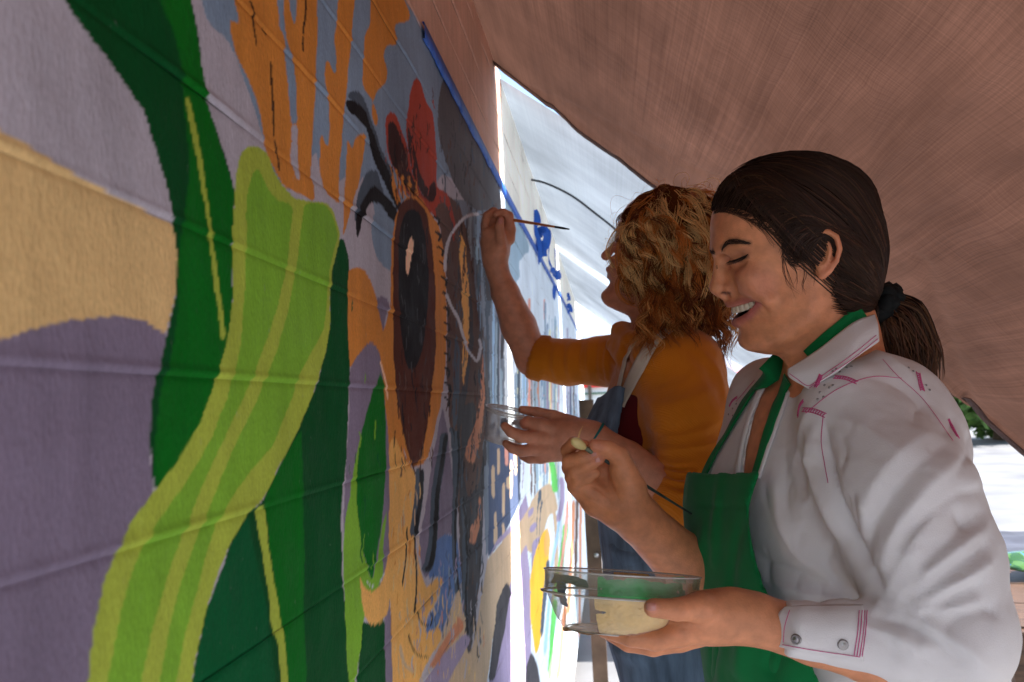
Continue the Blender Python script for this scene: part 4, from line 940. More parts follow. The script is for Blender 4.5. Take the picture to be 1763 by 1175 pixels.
V = folds(V, F_, _tr, [([(1054, 796), (1050, 820), (1058, 848), (1072, 866)], .0016, -.0014), ([(1008, 838), (1026, 840), (1046, 856), (1052, 872)], .0014, -.0011), ([(1010, 828), (1024, 826), (1040, 820)], .0014, -.0010), ([(1062, 800), (1074, 806), (1082, 806)], .0011, -.0007), ([(1064, 812), (1076, 818), (1086, 818)], .0010, -.0006), ([(1040, 780), (1046, 786)], .001, -.0006), ([(1072, 884), (1082, 890), (1094, 886)], .0014, -.0006),
    ([(1018, 845), (1034, 862), (1044, 880)], .002, -.0007), ([(1160, 1040), (1162, 1050), (1160, 1060)], .0011, -.0007), ([(1152, 1041), (1153, 1050), (1152, 1060)], .001, -.0005), ([(1090, 1092), (1092, 1104)], .0012, -.0007), ([(1130, 1094), (1134, 1106)], .0012, -.0007), ([(1160, 1072), (1178, 1082), (1200, 1084)], .0016, -.0012), ([(1252, 452), (1262, 442), (1276, 435), (1288, 433)], .0012, -.0009), ([(1264, 459), (1278, 456), (1290, 449)], .0013, -.0009), ([(1290, 444), (1302, 441)], .0010, -.0006), ([(1290, 448), (1301, 450)], .0010, -.0005), ([(1292, 604), (1330, 614), (1352, 612)], .004, -.0012)])
def skin_colors(V, base, spots):
    """spots: (polyline of world points, radius, colour, strength)"""
    c = np.tile(np.array(base[:3]), (len(V), 1)); n = fbm(V * 38, 3)[:, None]; c = c * (1 + .07 * n); c[:, 0] *= 1 + .03 * fbm(V * 20 + 4, 2)
    for pts, r, col, a in spots:
        pts = np.asarray(pts); lo, hi = pts.min(0) - 2.2 * r, pts.max(0) + 2.2 * r; idx = np.nonzero(((V > lo) & (V < hi)).all(1))[0]
        if len(idx) == 0: continue
        d, _ = dist_poly(V[idx], pts); w = (a * np.exp(-(d / r) ** 4))[:, None]; c[idx] = c[idx] * (1 - w) + np.array(col[:3]) * w
    return c
w_ = lambda x, y, c: F1.pw(x, y, c)
SK1 = lin(208, 138, 98, 1.0); LIP1 = lin(164, 88, 84); MOUTH = lin(60, 22, 22)
sp1 = []
for sg in (1, -1):
    mir = lambda q: [F1.wor(F1.px(x, y, c) * np.array([1, 1, sg])) for x, y, c in q]
    sp1 += [(mir([(1262, 500, .012), (1248, 498, .004)]), .009, lin(178, 104, 84), .35), (mir([(1290, 482, .043), (1310, 490, .05)]), .020, lin(190, 112, 88), .45),
            (mir([(1264, 536, .0), (1275, 534, .012), (1292, 526, .024)]), .0085, MOUTH, 0.0),
            (mir([(1254, 524, 0), (1262, 523, .010), (1280, 518, .025), (1300, 513, .038)]), .0052, LIP1, .95), (mir([(1266, 556, 0), (1274, 554, .012), (1291, 542, .027), (1306, 522, .0385)]), .0064, LIP1, .95),
            (mir([(1442, 420, .084), (1440, 450, .081), (1416, 475, .075)]), .006, lin(200, 118, 90), .5)]
sp1 += [([P(1124, 1047, .713), P(1116, 1046, .714)], .0062, lin(206, 140, 124), .6), ([P(1030, 792, .92), P(1020, 783, .92)], .008, lin(196, 120, 100), .5), ([P(1018, 766, .915), P(1030, 768, .915)], .008, lin(196, 120, 100), .5)]
for pts, r, c, a in (([(1245, 503.5), (1250, 504), (1255, 505)], .0026, lin(70, 36, 28), .9), ([(1244, 428), (1249, 421), (1256, 416.5), (1268, 416)], .0046, lin(84, 54, 40), .5), ([(1268, 416), (1280, 417.5), (1290, 419)], .0032, lin(80, 50, 38), .6), ([(1258, 446), (1272, 440), (1284, 435)], .006, lin(150, 96, 74), .5), ([(1262, 452), (1276, 448), (1287, 441)], .0018, lin(60, 34, 28), .8),  # nostril hollow and lid crease shaded by dark spots in the skin colour
                       ([(1222, 431), (1228, 434)], .004, lin(70, 44, 34), .8)):
    q_ = drape([_tr], pts, 0, 0, .92)[0]; sp1.append((q_, r, c, a))
cols = skin_colors(V, SK1, sp1)
# inside of the mouth
q = F1.loc(V); q[:, 2] = np.abs(q[:, 2]); inside = (np.abs(q) < .16).all(1); inside[inside] = head1.opening(q[inside]) < .0006; nv = vnormals(V, F_)
deep = inside & ((q[:, 0] < np.interp(q[:, 2], [0, .014, .028, .039], [F1.px(1258, 529)[0], F1.px(1268, 528, .014)[0], F1.px(1287, 523, .028)[0], F1.px(1306, 518, .039)[0]]) - .003))
cols[deep] = np.array(MOUTH[:3])
BODY1 = mesh_obj('body', V, F_, M_SKIN1, W1, True, cols)
TREE1 = bvh(V, F_)
# ---- teeth
def tooth(c, R, sz):
    u, v = np.meshgrid(np.linspace(0, 2 * math.pi, 12, endpoint=False), np.linspace(-math.pi / 2, math.pi / 2, 8), indexing='ij')
    sp = lambda a, e: np.sign(a) * np.abs(a) ** e
    q = np.stack([sp(np.cos(v), .5) * sp(np.cos(u), .6), sp(np.cos(v), .5) * sp(np.sin(u), .6), sp(np.sin(v), .6)], -1) * np.array(sz)
    q[..., 0] *= 1 - .12 * q[..., 2] / sz[2]
    i = np.arange(96).reshape(12, 8); j = np.roll(i, -1, 0); return (q.reshape(-1, 3) @ R.T + c), np.stack([i[:, :-1], j[:, :-1], j[:, 1:], i[:, 1:]], -1).reshape(-1, 4)
mb = MB(); arc = [F1.px(1259, 533, 0), F1.px(1268, 531.5, .014), F1.px(1286, 526, .026), F1.px(1303, 519, .035)]
A3 = np.array([a * np.array([1, 1, -1]) for a in arc[:0:-1]] + arc); A3 = catmull(A3, 200); A3[:, 0] -= .0028
sl = np.concatenate([[0], np.cumsum(np.linalg.norm(np.diff(A3, axis=0), axis=1))])
ws = [.0066, .0070, .0074, .0078, .0076, .0088, .0088, .0076, .0078, .0074, .0070, .0066]; tot = sum(ws); s0 = sl[-1] / 2 - tot / 2
for w in ws:
    k = np.searchsorted(sl, s0 + w / 2); k = min(max(k, 2), 197); s0 += w; c = A3[k]; t = A3[k + 1] - A3[k - 1]; t /= np.linalg.norm(t)
    up_ = np.array([0, 1.0, 0]); up_ -= t * (t @ up_); up_ /= np.linalg.norm(up_); fo = np.cross(t, up_); R = F1.M @ np.stack([t, fo, up_], 1)
    v, f = tooth(F1.wor(c), R, (w / 2 * .97, .0026, .0047)); mb.add(v, f)
mb.obj('teeth', M_TEETH, BODY1)
# ---- brow and lashes
M_BROW = mat_basic('brow_hair', lin(52, 34, 26), .6, .1)
def hair_path(trees, pts, n=8, off=.0006, fb=.9): return drape(trees, pts, n, off, fb)[0]
rb = np.random.default_rng(4); paths = []
brow = np.array([(1243, 430), (1247, 421), (1254, 415.5), (1264, 414), (1274, 415), (1284, 417.5), (1293, 419.5)]); wd = [5, 8, 8, 7, 5.5, 3.5, 2]
BC = catmull(brow, 60); BW = np.interp(np.linspace(0, 1, 60), np.linspace(0, 1, 7), wd)
for k in range(150):
    i = rb.integers(0, 52); a = BC[i] + np.array([0, BW[i] * rb.uniform(-.15, .9)]); t = BC[min(59, i + 7)] - BC[i]; L_ = rb.uniform(.7, 1.25)
    b = a + t * L_ + np.array([1, -1.6 * (1 - i / 52) - .2]); paths.append(hair_path([TREE1], [a, (a + b) / 2 + np.array([0, -.7]), b], 5, .0005))
for k in range(28):                                             # the far brow, past the bridge of the nose
    a = np.array([1222.5 + rb.uniform(0, 5), 431 + rb.uniform(0, 5)]); paths.append(hair_path([TREE1], [a, a + np.array([2.5, .8]), a + np.array([5, 2.5])], 5, .0007, .925))
paths = np.array(paths); strands('eyebrows', paths, np.tile(np.array([.00026, .00034, .0003, .0002, .00006]), (len(paths), 1)), M_BROW, BODY1)
lash = [(1256, 450.5), (1262, 449.5), (1270, 447), (1278, 443.5), (1285, 440.5), (1288, 438)]
mb = MB(); p, nn = drape([TREE1], lash, 16, .0002); mb.tube(p, [.0005 + .0006 * math.sin(math.pi * min(1, .15 + k / 16)) for k in range(16)], 6)
for k in range(15):
    a = p[k]; dn = nn[k] * .0045 + F1.f * .0025 - F1.u * (.003 + .0006 * k / 15); mb.tube([a, a + dn * .6 + F1.u * -.0006, a + dn], [.0004, .0003, .0001], 4)
for k in range(5):                                              # lashes of the far eye
    a = P(1235 + k * .2, 457 + k * 1.3, .925); mb.tube([a, a - RIGHT * .001 - UP * .0004, a - RIGHT * .0020 - UP * .0014], [.0002, .00016, .00008], 4)
mb.obj('eyelashes', M_DARK, BODY1)
# ---- nails
def nail(parent, px, py, ax, w, l, tree, col=(214, 160, 144)):
    """a small curved plate on the finger seen at (px, py), its length along picture direction ax"""
    ax = np.array(ax, float); ax /= np.linalg.norm(ax); sd = np.array([-ax[1], ax[0]]); rows = []
    for s in np.linspace(-1, 1, 5):
        rows.append([drape([tree], [np.array([px, py]) + ax * l * s * .5 + sd * w * .5 * t * (1 - .25 * abs(s) ** 3)], 0, .0004, 1.0)[0][0] for t in np.linspace(-.9, .9, 5)])
    v, f = sheet_geo(rows, .0007, 9, 9); mesh_obj('fingernail', v, f, M_NAIL, parent)
M_NAIL = mat_basic('nail', lin(206, 140, 126), .22, .04, 100, spec=.5)
nail(BODY1, 1121, 1045, (-1, -.1), 15, 17, TREE1); nail(BODY1, 1022, 783, (1, -.25), 8, 9, TREE1); nail(BODY1, 1029, 792.5, (1, -.3), 8, 9, TREE1)
# ---- hair: smooth cap drawn back to a low ponytail
HR1 = lin(46, 29, 20, 1.0)
def mat_hair(name, rough=.42):
    m, N, L, B = new_mat(name); at = N.new('ShaderNodeAttribute'); at.attribute_name = 'col'; L.new(at.outputs['Color'], B.inputs['Base Color'])
    B.inputs['Roughness'].default_value = rough; B.inputs['Specular IOR Level'].default_value = .28; B.inputs['Anisotropic'].default_value = .3; return m
M_HAIR1 = mat_hair('dark_hair'); M_HAIR2 = mat_hair('ginger_hair', .5)
_N, _L = M_HAIR2.node_tree.nodes, M_HAIR2.node_tree.links; _t = _N.new('ShaderNodeBsdfTranslucent'); _a = _N.new('ShaderNodeAttribute'); _a.attribute_name = 'col'; _L.new(_a.outputs['Color'], _t.inputs[0])
_m = _N.new('ShaderNodeMixShader'); _m.inputs[0].default_value = .2; _L.new(_N['Principled BSDF'].outputs[0], _m.inputs[1]); _L.new(_t.outputs[0], _m.inputs[2]); _L.new(_m.outputs[0], _N['Material Output'].inputs[0])
hp = lambda pts, c: np.array([F1.px(x, y, c)[:2] for x, y in pts])
cap_front = [(1300, 282), (1268, 299), (1247, 318), (1234, 338), (1227, 356), (1223, 380), (1222, 420), (1240, 470), (1300, 540), (1380, 590)]
cap_back = [(1415, 282), (1462, 304), (1496, 338), (1516, 385), (1523, 430), (1519, 465), (1513, 495), (1500, 530), (1470, 560), (1400, 590)]
cw = [(282, .052), (300, .064), (330, .074), (380, .080), (430, .079), (470, .074), (510, .066), (560, .052), (590, .03)]
capf = head_base(F1, cap_front, cap_back, cw, [(282, 2.1), (590, 2.1)], [(282, 1392), (480, 1392), (590, 1392)])
cap_poly = hp([(1190, 372), (1232, 364), (1252, 359), (1276, 366), (1304, 384), (1326, 394), (1346, 412), (1352, 436), (1366, 452), (1386, 448), (1398, 420), (1408, 402), (1428, 398), (1444, 416), (1446, 448), (1434, 474), (1424, 496), (1434, 518), (1460, 545), (1500, 560), (1560, 540), (1580, 400), (1500, 230), (1300, 230), (1180, 300)], .055)
s = SDF()
s.func(lambda q: capf(q), (-.12, -.14, -.1), (.14, .14, .1), .004)
s.ell(F1.px(1366, 352, 0), (.088, .0575, .070), k=.012)
def cut(q): return poly_sd(q[:, :2], cap_poly)
CAPR = s
def cap_sd(q, pad=.02):
    d = CAPR(q, pad)
    near = np.abs(d) < .05; o = d.copy(); e = cut(q[near]); o[near] = smax(d[near], e, .010); return o
def cap_world(X): q = F1.loc(X); q[:, 2] = np.abs(q[:, 2]); return cap_sd(q, .05)
sh_ = SDF(); sh_.func(lambda X: cap_world(X), F1.o - .165, F1.o + .165, .001)
Vh, Fh = sh_.mesh(.0024); Vh = smooth_mesh(Vh, Fh, 2, .4)
BUN = F1.wor(F1.px(1518, 522, 0)); HC = F1.wor(F1.px(1392, 415, 0))
g = HC - Vh; dirb = BUN - HC
def hair_col(n, base, rn, var=.2): c = np.array(base[:3])[None] * (1 + var * rn.normal(size=(n, 1))).clip(.4, 2.2); return c * (1 + .06 * rn.normal(size=(n, 3)))
M_CAP = mat_basic('hair_base', lin(30, 21, 17), .95, .4, 40, .6, 120, spec=.04, stretch=(1, 6, 6)); HAIR1 = mesh_obj('hair', Vh, Fh, M_CAP, W1, True, np.tile(np.array(lin(30, 21, 17)[:3]), (len(Vh), 1)))
rh = np.random.default_rng(12); n = 2100; M_ = 18
st = []
hl = np.array([F1.px(x, y, c) for x, y, c in [(1228, 352, 0), (1233, 356, .02), (1240, 360, .034), (1256, 362, .05), (1280, 368, .060), (1306, 386, .068), (1328, 396, .070), (1348, 416, .072), (1358, 440, .073), (1372, 450, .074), (1390, 440, .076), (1404, 404, .078), (1430, 400, .078), (1446, 425, .077), (1440, 470, .07), (1430, 498, .062), (1440, 524, .055)]])
hc = F1.loc(HC[None])[0]
for k in range(n):
    if k % 5 < 3: b = catmull(hl, 200)[rh.integers(0, 200)] + rh.normal(size=3) * .003
    else: a = rh.uniform(0, 1); b = F1.px(1228 + 150 * a, 345 - 75 * math.sin(a * 1.57), 0) + np.array([0, 0, rh.uniform(0, .07)])
    if rh.random() < .42: b = b * np.array([1, 1, -1])
    st.append(b)
st = np.array(st) - hc; st /= np.linalg.norm(st, axis=1)[:, None]
eb = F1.loc(BUN[None])[0] - hc; eb /= np.linalg.norm(eb)
t = np.linspace(0, 1, M_)[None, :, None]; om = np.arccos(np.clip(st @ eb, -.999, .999))[:, None, None]
D0 = (np.sin((1 - t) * om) * st[:, None] + np.sin(t * om) * eb) / np.sin(om); D = None
for lift in (.06, .18, .3, .42, .55, .7, .85, 1.0, 1.2):        # comb each lock up until it clears the brow and the ear
    E = D0.copy(); E[:, :, 1] += lift * np.sin(np.pi * np.clip(t[:, :, 0], 0, 1) ** .75); E /= np.linalg.norm(E, axis=2, keepdims=True)
    q_ = hc + E[:, 1:-2] * .090; bad = (cut(q_.reshape(-1, 3)).reshape(n, M_ - 3) > .005).any(1)
    if D is None: D = E; still = bad
    else: D[still] = E[still]; still = still & bad
keep = ~still; D = D[keep]; n = len(D)
def capr(q): q = q.copy(); q[:, 2] = np.abs(q[:, 2]); return CAPR(q, .06)
R_ = radial(capr, hc, D.reshape(-1, 3), .0, .2).reshape(n, M_) + rh.uniform(-.0008, .0016, (n, 1)) + .0008 * np.sin(3 * np.pi * t[:, :, 0] + rh.uniform(0, 6, (n, 1)))
pt_ = F1.wor((hc + D * R_[:, :, None]).reshape(-1, 3)).reshape(n, M_, 3)
rad = np.tile(np.interp(np.linspace(0, 1, M_), [0, .1, .9, 1], [.0001, .00075, .0008, .0005]), (n, 1)) * rh.uniform(.5, 1.25, (n, 1))
hcol = hair_col(n, HR1, rh); warm = rh.random(n) < .16; hcol[warm] = hair_col(int(warm.sum()), lin(70, 45, 30), rh)
strands('hair_strands', pt_, rad, M_HAIR1, HAIR1, 3, hcol)
# baby hairs that soften the hairline
HLp = catmull([(1230, 366), (1240, 362), (1254, 361), (1276, 367), (1304, 385), (1326, 395), (1346, 413), (1352, 436), (1364, 450), (1384, 447)], 200); paths = []; TCAP = [TREE1, bvh(Vh, Fh)]
for k in range(260):
    i = rh.integers(0, 198); a = HLp[i] + rh.normal(size=2) * 1.5 + np.array([-1.5, 3]); tg = HLp[min(i + 2, 199)] - HLp[i]; tg = tg / (np.linalg.norm(tg) + 1e-6); up2 = np.array([tg[1], -tg[0]]); L_ = rh.uniform(10, 28); th2 = rh.uniform(.1, .9)
    b = a + L_ * (tg * math.cos(th2) + up2 * math.sin(th2)); c2 = (a + b) / 2 - up2 * rh.uniform(0, 3); paths.append(drape(TCAP, [a, c2, b], 7, .0008, .88)[0])
paths = np.array(paths); strands('baby_hair', paths, np.tile(np.array([.00008, .00026, .0003, .0003, .00026, .0002, .00006]), (len(paths), 1)), M_HAIR1, HAIR1, 3, hair_col(len(paths), lin(60, 40, 28), rh))
# ponytail
PT = SDF(); PT.chain([P(1526, 528, .93), P(1548, 545, .93), P(1566, 588, .93), P(1574, 630, .93)], [.016, .026, .025, .015], .01)
v, f = PT.mesh(.004); PONY = mesh_obj('ponytail', v, f, M_CAP, W1, True, np.tile(np.array(lin(30, 20, 16)[:3]), (len(v), 1)))
n = 800; M_ = 14; gd = np.array([P(a, b, .93) for a, b in [(1508, 522), (1528, 530), (1545, 548), (1560, 584), (1570, 624), (1578, 664)]]); G = catmull(gd, M_)
sp = np.interp(np.linspace(0, 1, M_), [0, .12, .4, .75, 1], [.010, .016, .031, .031, .024])
ang_ = rh.uniform(0, 2 * np.pi, n); rr = np.sqrt(rh.uniform(.25, 1, n)); T_ = np.gradient(G, axis=0); T_ /= np.linalg.norm(T_, axis=1)[:, None]; Bx = np.cross(T_, FWD); Bx /= np.linalg.norm(Bx, axis=1)[:, None]; By = np.cross(T_, Bx)
tt = np.linspace(0, 1, M_); wob = ang_[:, None] + .5 * np.sin(tt[None] * 5 + rh.uniform(0, 6, (n, 1))) * tt[None]
pp = G[None] + sp[None, :, None] * rr[:, None, None] * (np.cos(wob)[..., None] * Bx[None] + np.sin(wob)[..., None] * By[None]) + rh.normal(size=(n, 1, 3)) * .004 * tt[None, :, None]
ln = rh.uniform(.72, 1.05, n); pp = np.stack([np.stack([np.interp(tt * l, tt, pp[i, :, k]) for k in range(3)], 1) for i, l in enumerate(ln)])
col_ = hair_col(n, lin(78, 50, 32), rh, .45)
strands('hair_strands', pp, np.tile(np.interp(tt, [0, .2, .8, 1], [.0008, .0011, .0009, .0002]), (n, 1)), M_HAIR1, PONY, 3, col_)
# scrunchie
mb = MB(); a_ = T_[1]; b1, b2 = Bx[1], By[1]; th = np.linspace(0, 2 * np.pi, 49)
ring = np.array([G[1] + .0175 * (math.cos(t_) * b1 + math.sin(t_) * b2) * (1 + .10 * math.sin(9 * t_)) + a_ * .003 * math.sin(7 * t_) for t_ in th]); mb.tube(ring, [.0085 * (1 + .18 * math.sin(11 * t_)) for t_ in th], 8, False)
ring = ring + a_ * .009 + UP * .003; mb.tube(ring, [.0070 * (1 + .2 * math.sin(13 * t_)) for t_ in th], 8, False)
mb.obj('scrunchie', mat_basic('black_elastic', lin(16, 20, 20), .85, .3, 80, .3, 300), W1)
# loose wisps round the ear and cheek
wis = [[(1346, 415), (1350, 440), (1356, 470), (1366, 500)], [(1350, 420), (1362, 450), (1372, 470), (1370, 490)], [(1352, 424), (1368, 438), (1388, 440), (1404, 448)], [(1356, 432), (1372, 452), (1392, 455), (1408, 462)], [(1348, 425), (1348, 450), (1352, 475), (1360, 492), (1374, 508)],
       [(1374, 440), (1392, 450), (1402, 470), (1398, 488)], [(1400, 420), (1396, 440), (1404, 458), (1410, 470)], [(1240, 364), (1262, 368), (1285, 380), (1300, 394)], [(1252, 362), (1280, 372), (1305, 392), (1318, 402)], [(1300, 384), (1318, 400), (1330, 420), (1338, 428)],
       [(1448, 440), (1466, 470), (1486, 495), (1502, 510)], [(1455, 430), (1475, 470), (1496, 505), (1510, 530), (1512, 552)], [(1445, 480), (1450, 500), (1464, 520), (1480, 530)], [(1380, 446), (1386, 470), (1380, 490), (1386, 505)]]
paths = []
for k, w in enumerate(wis * 3):
    w = np.array(w, float) + rh.normal(size=(len(w), 2)) * np.linspace(.5, 3.5, len(w))[:, None]; paths.append(drape([TREE1, bvh(Vh, Fh)] if k == 0 else WT, w, 12, .0012, .86)[0]) if k else (globals().__setitem__('WT', [TREE1, bvh(Vh, Fh)]), paths.append(drape(WT, w, 12, .0012, .86)[0]))
paths = np.array(paths); strands('loose_wisps', paths, np.tile(np.interp(np.linspace(0, 1, 12), [0, .6, 1], [.00030, .00022, .00006]), (len(paths), 1)), M_HAIR1, HAIR1, 4, hair_col(len(paths), lin(70, 46, 32), rh))
# flyaways at the hairline, seen against the tarp
paths = []
for k in range(50):
    a = rh.uniform(.05, .95); i = int(a * (n - 1)); x, y = catmull([(1226, 362), (1236, 332), (1258, 304), (1300, 284), (1350, 271), (1400, 270), (1450, 288), (1490, 325), (1514, 375), (1522, 430)], 100)[int(a * 99)]
    o = P(x + 2, y + 3, .92 + rh.uniform(-.03, .03)); d0 = (RIGHT * (x - 1392) - UP * (y - 420)); d0 /= np.linalg.norm(d0); tg = np.cross(d0, FWD) * rh.choice([-1, 1])
    L_ = rh.uniform(.01, .03); paths.append(catmull([o, o + tg * L_ * .5 + d0 * L_ * .18, o + tg * L_ + d0 * L_ * rh.uniform(.1, .3)], 8))
paths = np.array(paths); strands('flyaway_hair', paths, np.tile(np.linspace(.00022, .00008, 8), (len(paths), 1)), M_HAIR1, HAIR1, 3, hair_col(len(paths), lin(58, 40, 28), rh))
# ---- the white shirt
def mat_cloth(name, col, weave=900, bump=.25, noise=.06, rough=.85, sheen=.1, streak=None):
    m = mat_basic(name, col, rough, noise, 9, bump, weave, spec=.15, sheen=sheen, stretch=streak); return m
M_SHIRT = mat_cloth('white_cotton', lin(222, 218, 216, .95)); M_APRON = mat_cloth('green_cotton', lin(10, 112, 58, 1.0), 900, .2, .08)
M_PINK = mat_cloth('pink_thread', lin(204, 84, 134), 400, .2, .1)
t = T1; TR = np.stack([t.f, t.u, t.l], 1)
def shirt1():
    s = SDF(); torso1(s)
    s.chain([P(1470, 716, .855), P(1542, 850, .80), P(1588, 960, .775), P(1625, 1065, .752)], [.058, .071, .067, .058], .022); s.ball(P(1545, 768, .87), .070, .04)
    s.chain([P(1634, 1085, .750), P(1630, 1108, .748), P(1560, 1105, .744), P(1450, 1092, .742), P(1340, 1079, .749)], [.054, .052, .041, .0285, .0258], .016)
    s.chain([t.wor((-.012, .116, -.135)), P(1276, 880, 1.09), P(1296, 1010, 1.06)], [.055, .056, .050], .03)
    # open cuff and open neck
    ax = P(1450, 1092, .742) - P(1340, 1079, .749); ax /= np.linalg.norm(ax); c0 = P(1350, 1080, .749)
    s.func(lambda X: (X - c0) @ ax, *box_of(P(1200, 990, .68), P(1352, 1170, .84), P(1200, 1170, .84), P(1352, 990, .68)), .003, 's')
    s.chain([F1.pw(1430, 550), F1.pw(1438, 606)], [.058, .040], .006, 's')
    s.func(lambda X: np.maximum(vneck(X), -(TOR(X, .05) + .016)), T1.o - .24, T1.o + .24, .003, 's')
    return s
SS = shirt1(); V, F_ = SS.mesh(.0034); V = smooth_mesh(V, F_, 2, .45); tr0 = bvh(V, F_)
FOLD1 = [
 # sleeve: ridges fanning from the crook of the elbow
 ([(1530, 1020), (1560, 950), (1610, 880), (1680, 830)], .013, .011), ([(1545, 1035), (1590, 985), (1640, 945), (1695, 905)], .011, .011), ([(1560, 1045), (1610, 1015), (1660, 990), (1705, 965)], .010, .010), ([(1575, 1050), (1630, 1045), (1690, 1035)], .009, .008),
 ([(1520, 985), (1545, 905), (1590, 840), (1650, 790)], .014, .009), ([(1480, 935), (1500, 850), (1545, 790), (1600, 745)], .016, .006),
 ([(1540, 990), (1575, 915), (1640, 855), (1690, 845)], .008, -.009), ([(1555, 1030), (1600, 965), (1650, 922), (1695, 880)], .008, -.009), ([(1565, 1042), (1620, 1000), (1665, 968), (1700, 940)], .007, -.008), ([(1590, 1058), (1640, 1032), (1690, 1005)], .007, -.007),
 ([(1490, 950), (1520, 880), (1570, 815), (1630, 765)], .010, -.006), ([(1620, 1090), (1650, 1060), (1700, 1050), (1720, 1060)], .008, -.006), ([(1500, 1060), (1560, 1075), (1610, 1100), (1660, 1140)], .007, -.006), ([(1490, 1080), (1545, 1100), (1600, 1130)], .008, .005), ([(1560, 1060), (1610, 1085), (1660, 1115), (1700, 1150)], .009, .007),
 ([(1640, 880), (1665, 905), (1690, 900)], .008, -.006), ([(1440, 720), (1500, 745), (1560, 800)], .018, .004),
 # armhole and chest
 ([(1418, 730), (1424, 800), (1440, 870), (1476, 940), (1520, 1000)], .010, -.013), ([(1405, 730), (1402, 800), (1415, 860), (1450, 940)], .016, .007), ([(1350, 770), (1345, 840), (1362, 900)], .014, -.006), ([(1375, 760), (1380, 830), (1405, 890), (1440, 930)], .011, -.006), ([(1330, 830), (1345, 900), (1380, 960), (1440, 1000)], .014, .006),
 ([(1300, 960), (1360, 985), (1440, 1015)], .012, -.006), ([(1310, 1000), (1380, 1015), (1460, 1035)], .010, .006), ([(1395, 700), (1380, 760), (1362, 800)], .010, .005), ([(1480, 640), (1560, 670), (1610, 730)], .016, -.004), ([(1470, 600), (1530, 620), (1590, 665)], .012, .004)]
rf = random.Random(9)
for k in range(46):                                       # small creases following the pull of the sleeve and of the body
    x, y = rf.uniform(1440, 1690), rf.uniform(700, 1130)
    if k % 3 == 0: x, y = rf.uniform(1310, 1440), rf.uniform(700, 1030)
    a = math.atan2(y - 1060, x - 1500) + rf.uniform(-.35, .35) if x > 1440 else rf.uniform(-1.9, -1.2); L_ = rf.uniform(25, 75); c_ = rf.uniform(-10, 10)
    FOLD1.append(([(x - L_ * math.cos(a) / 2, y - L_ * math.sin(a) / 2), (x + c_ * math.sin(a), y - c_ * math.cos(a)), (x + L_ * math.cos(a) / 2, y + L_ * math.sin(a) / 2)], rf.uniform(.0035, .007), rf.choice([-1, 1]) * rf.uniform(.0012, .0032)))
V = folds(V, F_, tr0, [(p_, w_0 * .95, a_0 * 1.3) for p_, w_0, a_0 in FOLD1], 1.1); nrm = vnormals(V, F_)
V = V + nrm * (.0011 * fbm(V * 30 + 3, 3) + .0003 * vnoise(V * 120))[:, None] ; V = smooth_mesh(V, F_, 1, .2)
SHIRT = mesh_obj('shirt', V, F_, M_SHIRT, W1); TS = bvh(V, F_)
# collar leaf on the near side, and a sliver of the far one
def lp(pts): return [P(a, b, d) for a, b, d in pts]
rows = [lp([(1506, 541, .868), (1468, 556, .858), (1408, 602, .858), (1356, 636, .872)]), lp([(1512, 560, .852), (1466, 590, .838), (1410, 628, .842), (1359, 650, .866)]), lp([(1514, 588, .842), (1456, 628, .824), (1420, 652, .832), (1393, 671, .850)])]
v, f = sheet_geo(rows, .0028, 40, 16); COLLAR = mesh_obj('collar', v, f, M_SHIRT, SHIRT); TCOL = bvh(np.asarray(v), f)
v, f = sheet_geo([lp([(1420, 588, .905), (1450, 562, .895), (1488, 530, .90)]), lp([(1418, 602, .89), (1452, 578, .875), (1500, 545, .88)])], .003, 20, 6); mesh_obj('collar_stand', v, f, M_SHIRT, SHIRT)
# turned-back cuff: a stiff flap wrapped round the sleeve end
rows = []
for ys, of in (((1045, 1043), .0015), ((1058, 1058), .0026), ((1078, 1082), .0032), ((1098, 1108), .0030), ((1113, 1136), .0032)):
    q = [drape([TS], [(x, y)], 0, of, .735)[0][0] for x, y in zip(np.linspace(1354 if ys[0] < 1050 else 1345, 1486, 7), np.linspace(ys[0], ys[1], 7))]
    dd = np.array([proj(p)[2] for p in q]); dd = np.clip(dd, .70, .742); rows.append([P(*proj(p)[:2], d) for p, d in zip(q, dd)])
v, f = sheet_geo(rows, .0022, 30, 18); CUFF = mesh_obj('cuff', v, f, M_SHIRT, SHIRT); TCUF = bvh(np.asarray(v), f)
# seams, stitching, embroidery, studs, snaps
def stitch(pts, trees, n=60, r=.00042, dash=False, off=.0008):
    pts = [q_ for q_ in pts if any(hit(t_, *q_)[0] is not None for t_ in trees)]
    if len(pts) < 2: return
    p, nn = drape(trees, pts, n, off)
    if not dash: mb_st.tube(p, r, 4)
    else:
        for i in range(0, n - 3, 4): mb_st.tube(p[i:i + 3], r, 4)
mb_st = MB(); TC = [TS, TCOL]
stitch([(1508, 578), (1456, 620), (1420, 645), (1394, 664), (1372, 652), (1360, 644)], TC, 90, .00040); stitch([(1511, 584), (1458, 626), (1394, 668)], TC, 90, .00038)
stitch([(1388, 712), (1440, 672), (1500, 650), (1552, 652)], [TS], 70, .00040); stitch([(1512, 590), (1520, 620), (1545, 648), (1590, 690), (1640, 760)], [TS], 80, .00038)
stitch([(1300, 655), (1268, 692), (1240, 738), (1230, 770)], [TS], 50, .00040); stitch([(1418, 715), (1414, 760), (1420, 800), (1426, 832)], [TS], 50, .00040)
for dx in (0, 5, 10, 14): stitch([(1479 + dx, 1052), (1476 + dx, 1090), (1470 + dx, 1130)], [TS, TCUF], 40, .00040)
stitch([(1360, 1052), (1352, 1080), (1350, 1106)], [TS, TCUF], 24, .00036); stitch([(1348, 1110), (1400, 1119), (1480, 1131)], [TS, TCUF], 40, .00036)
tag(mb_st.obj('pink_stitching', M_PINK, SHIRT), kind='stuff')
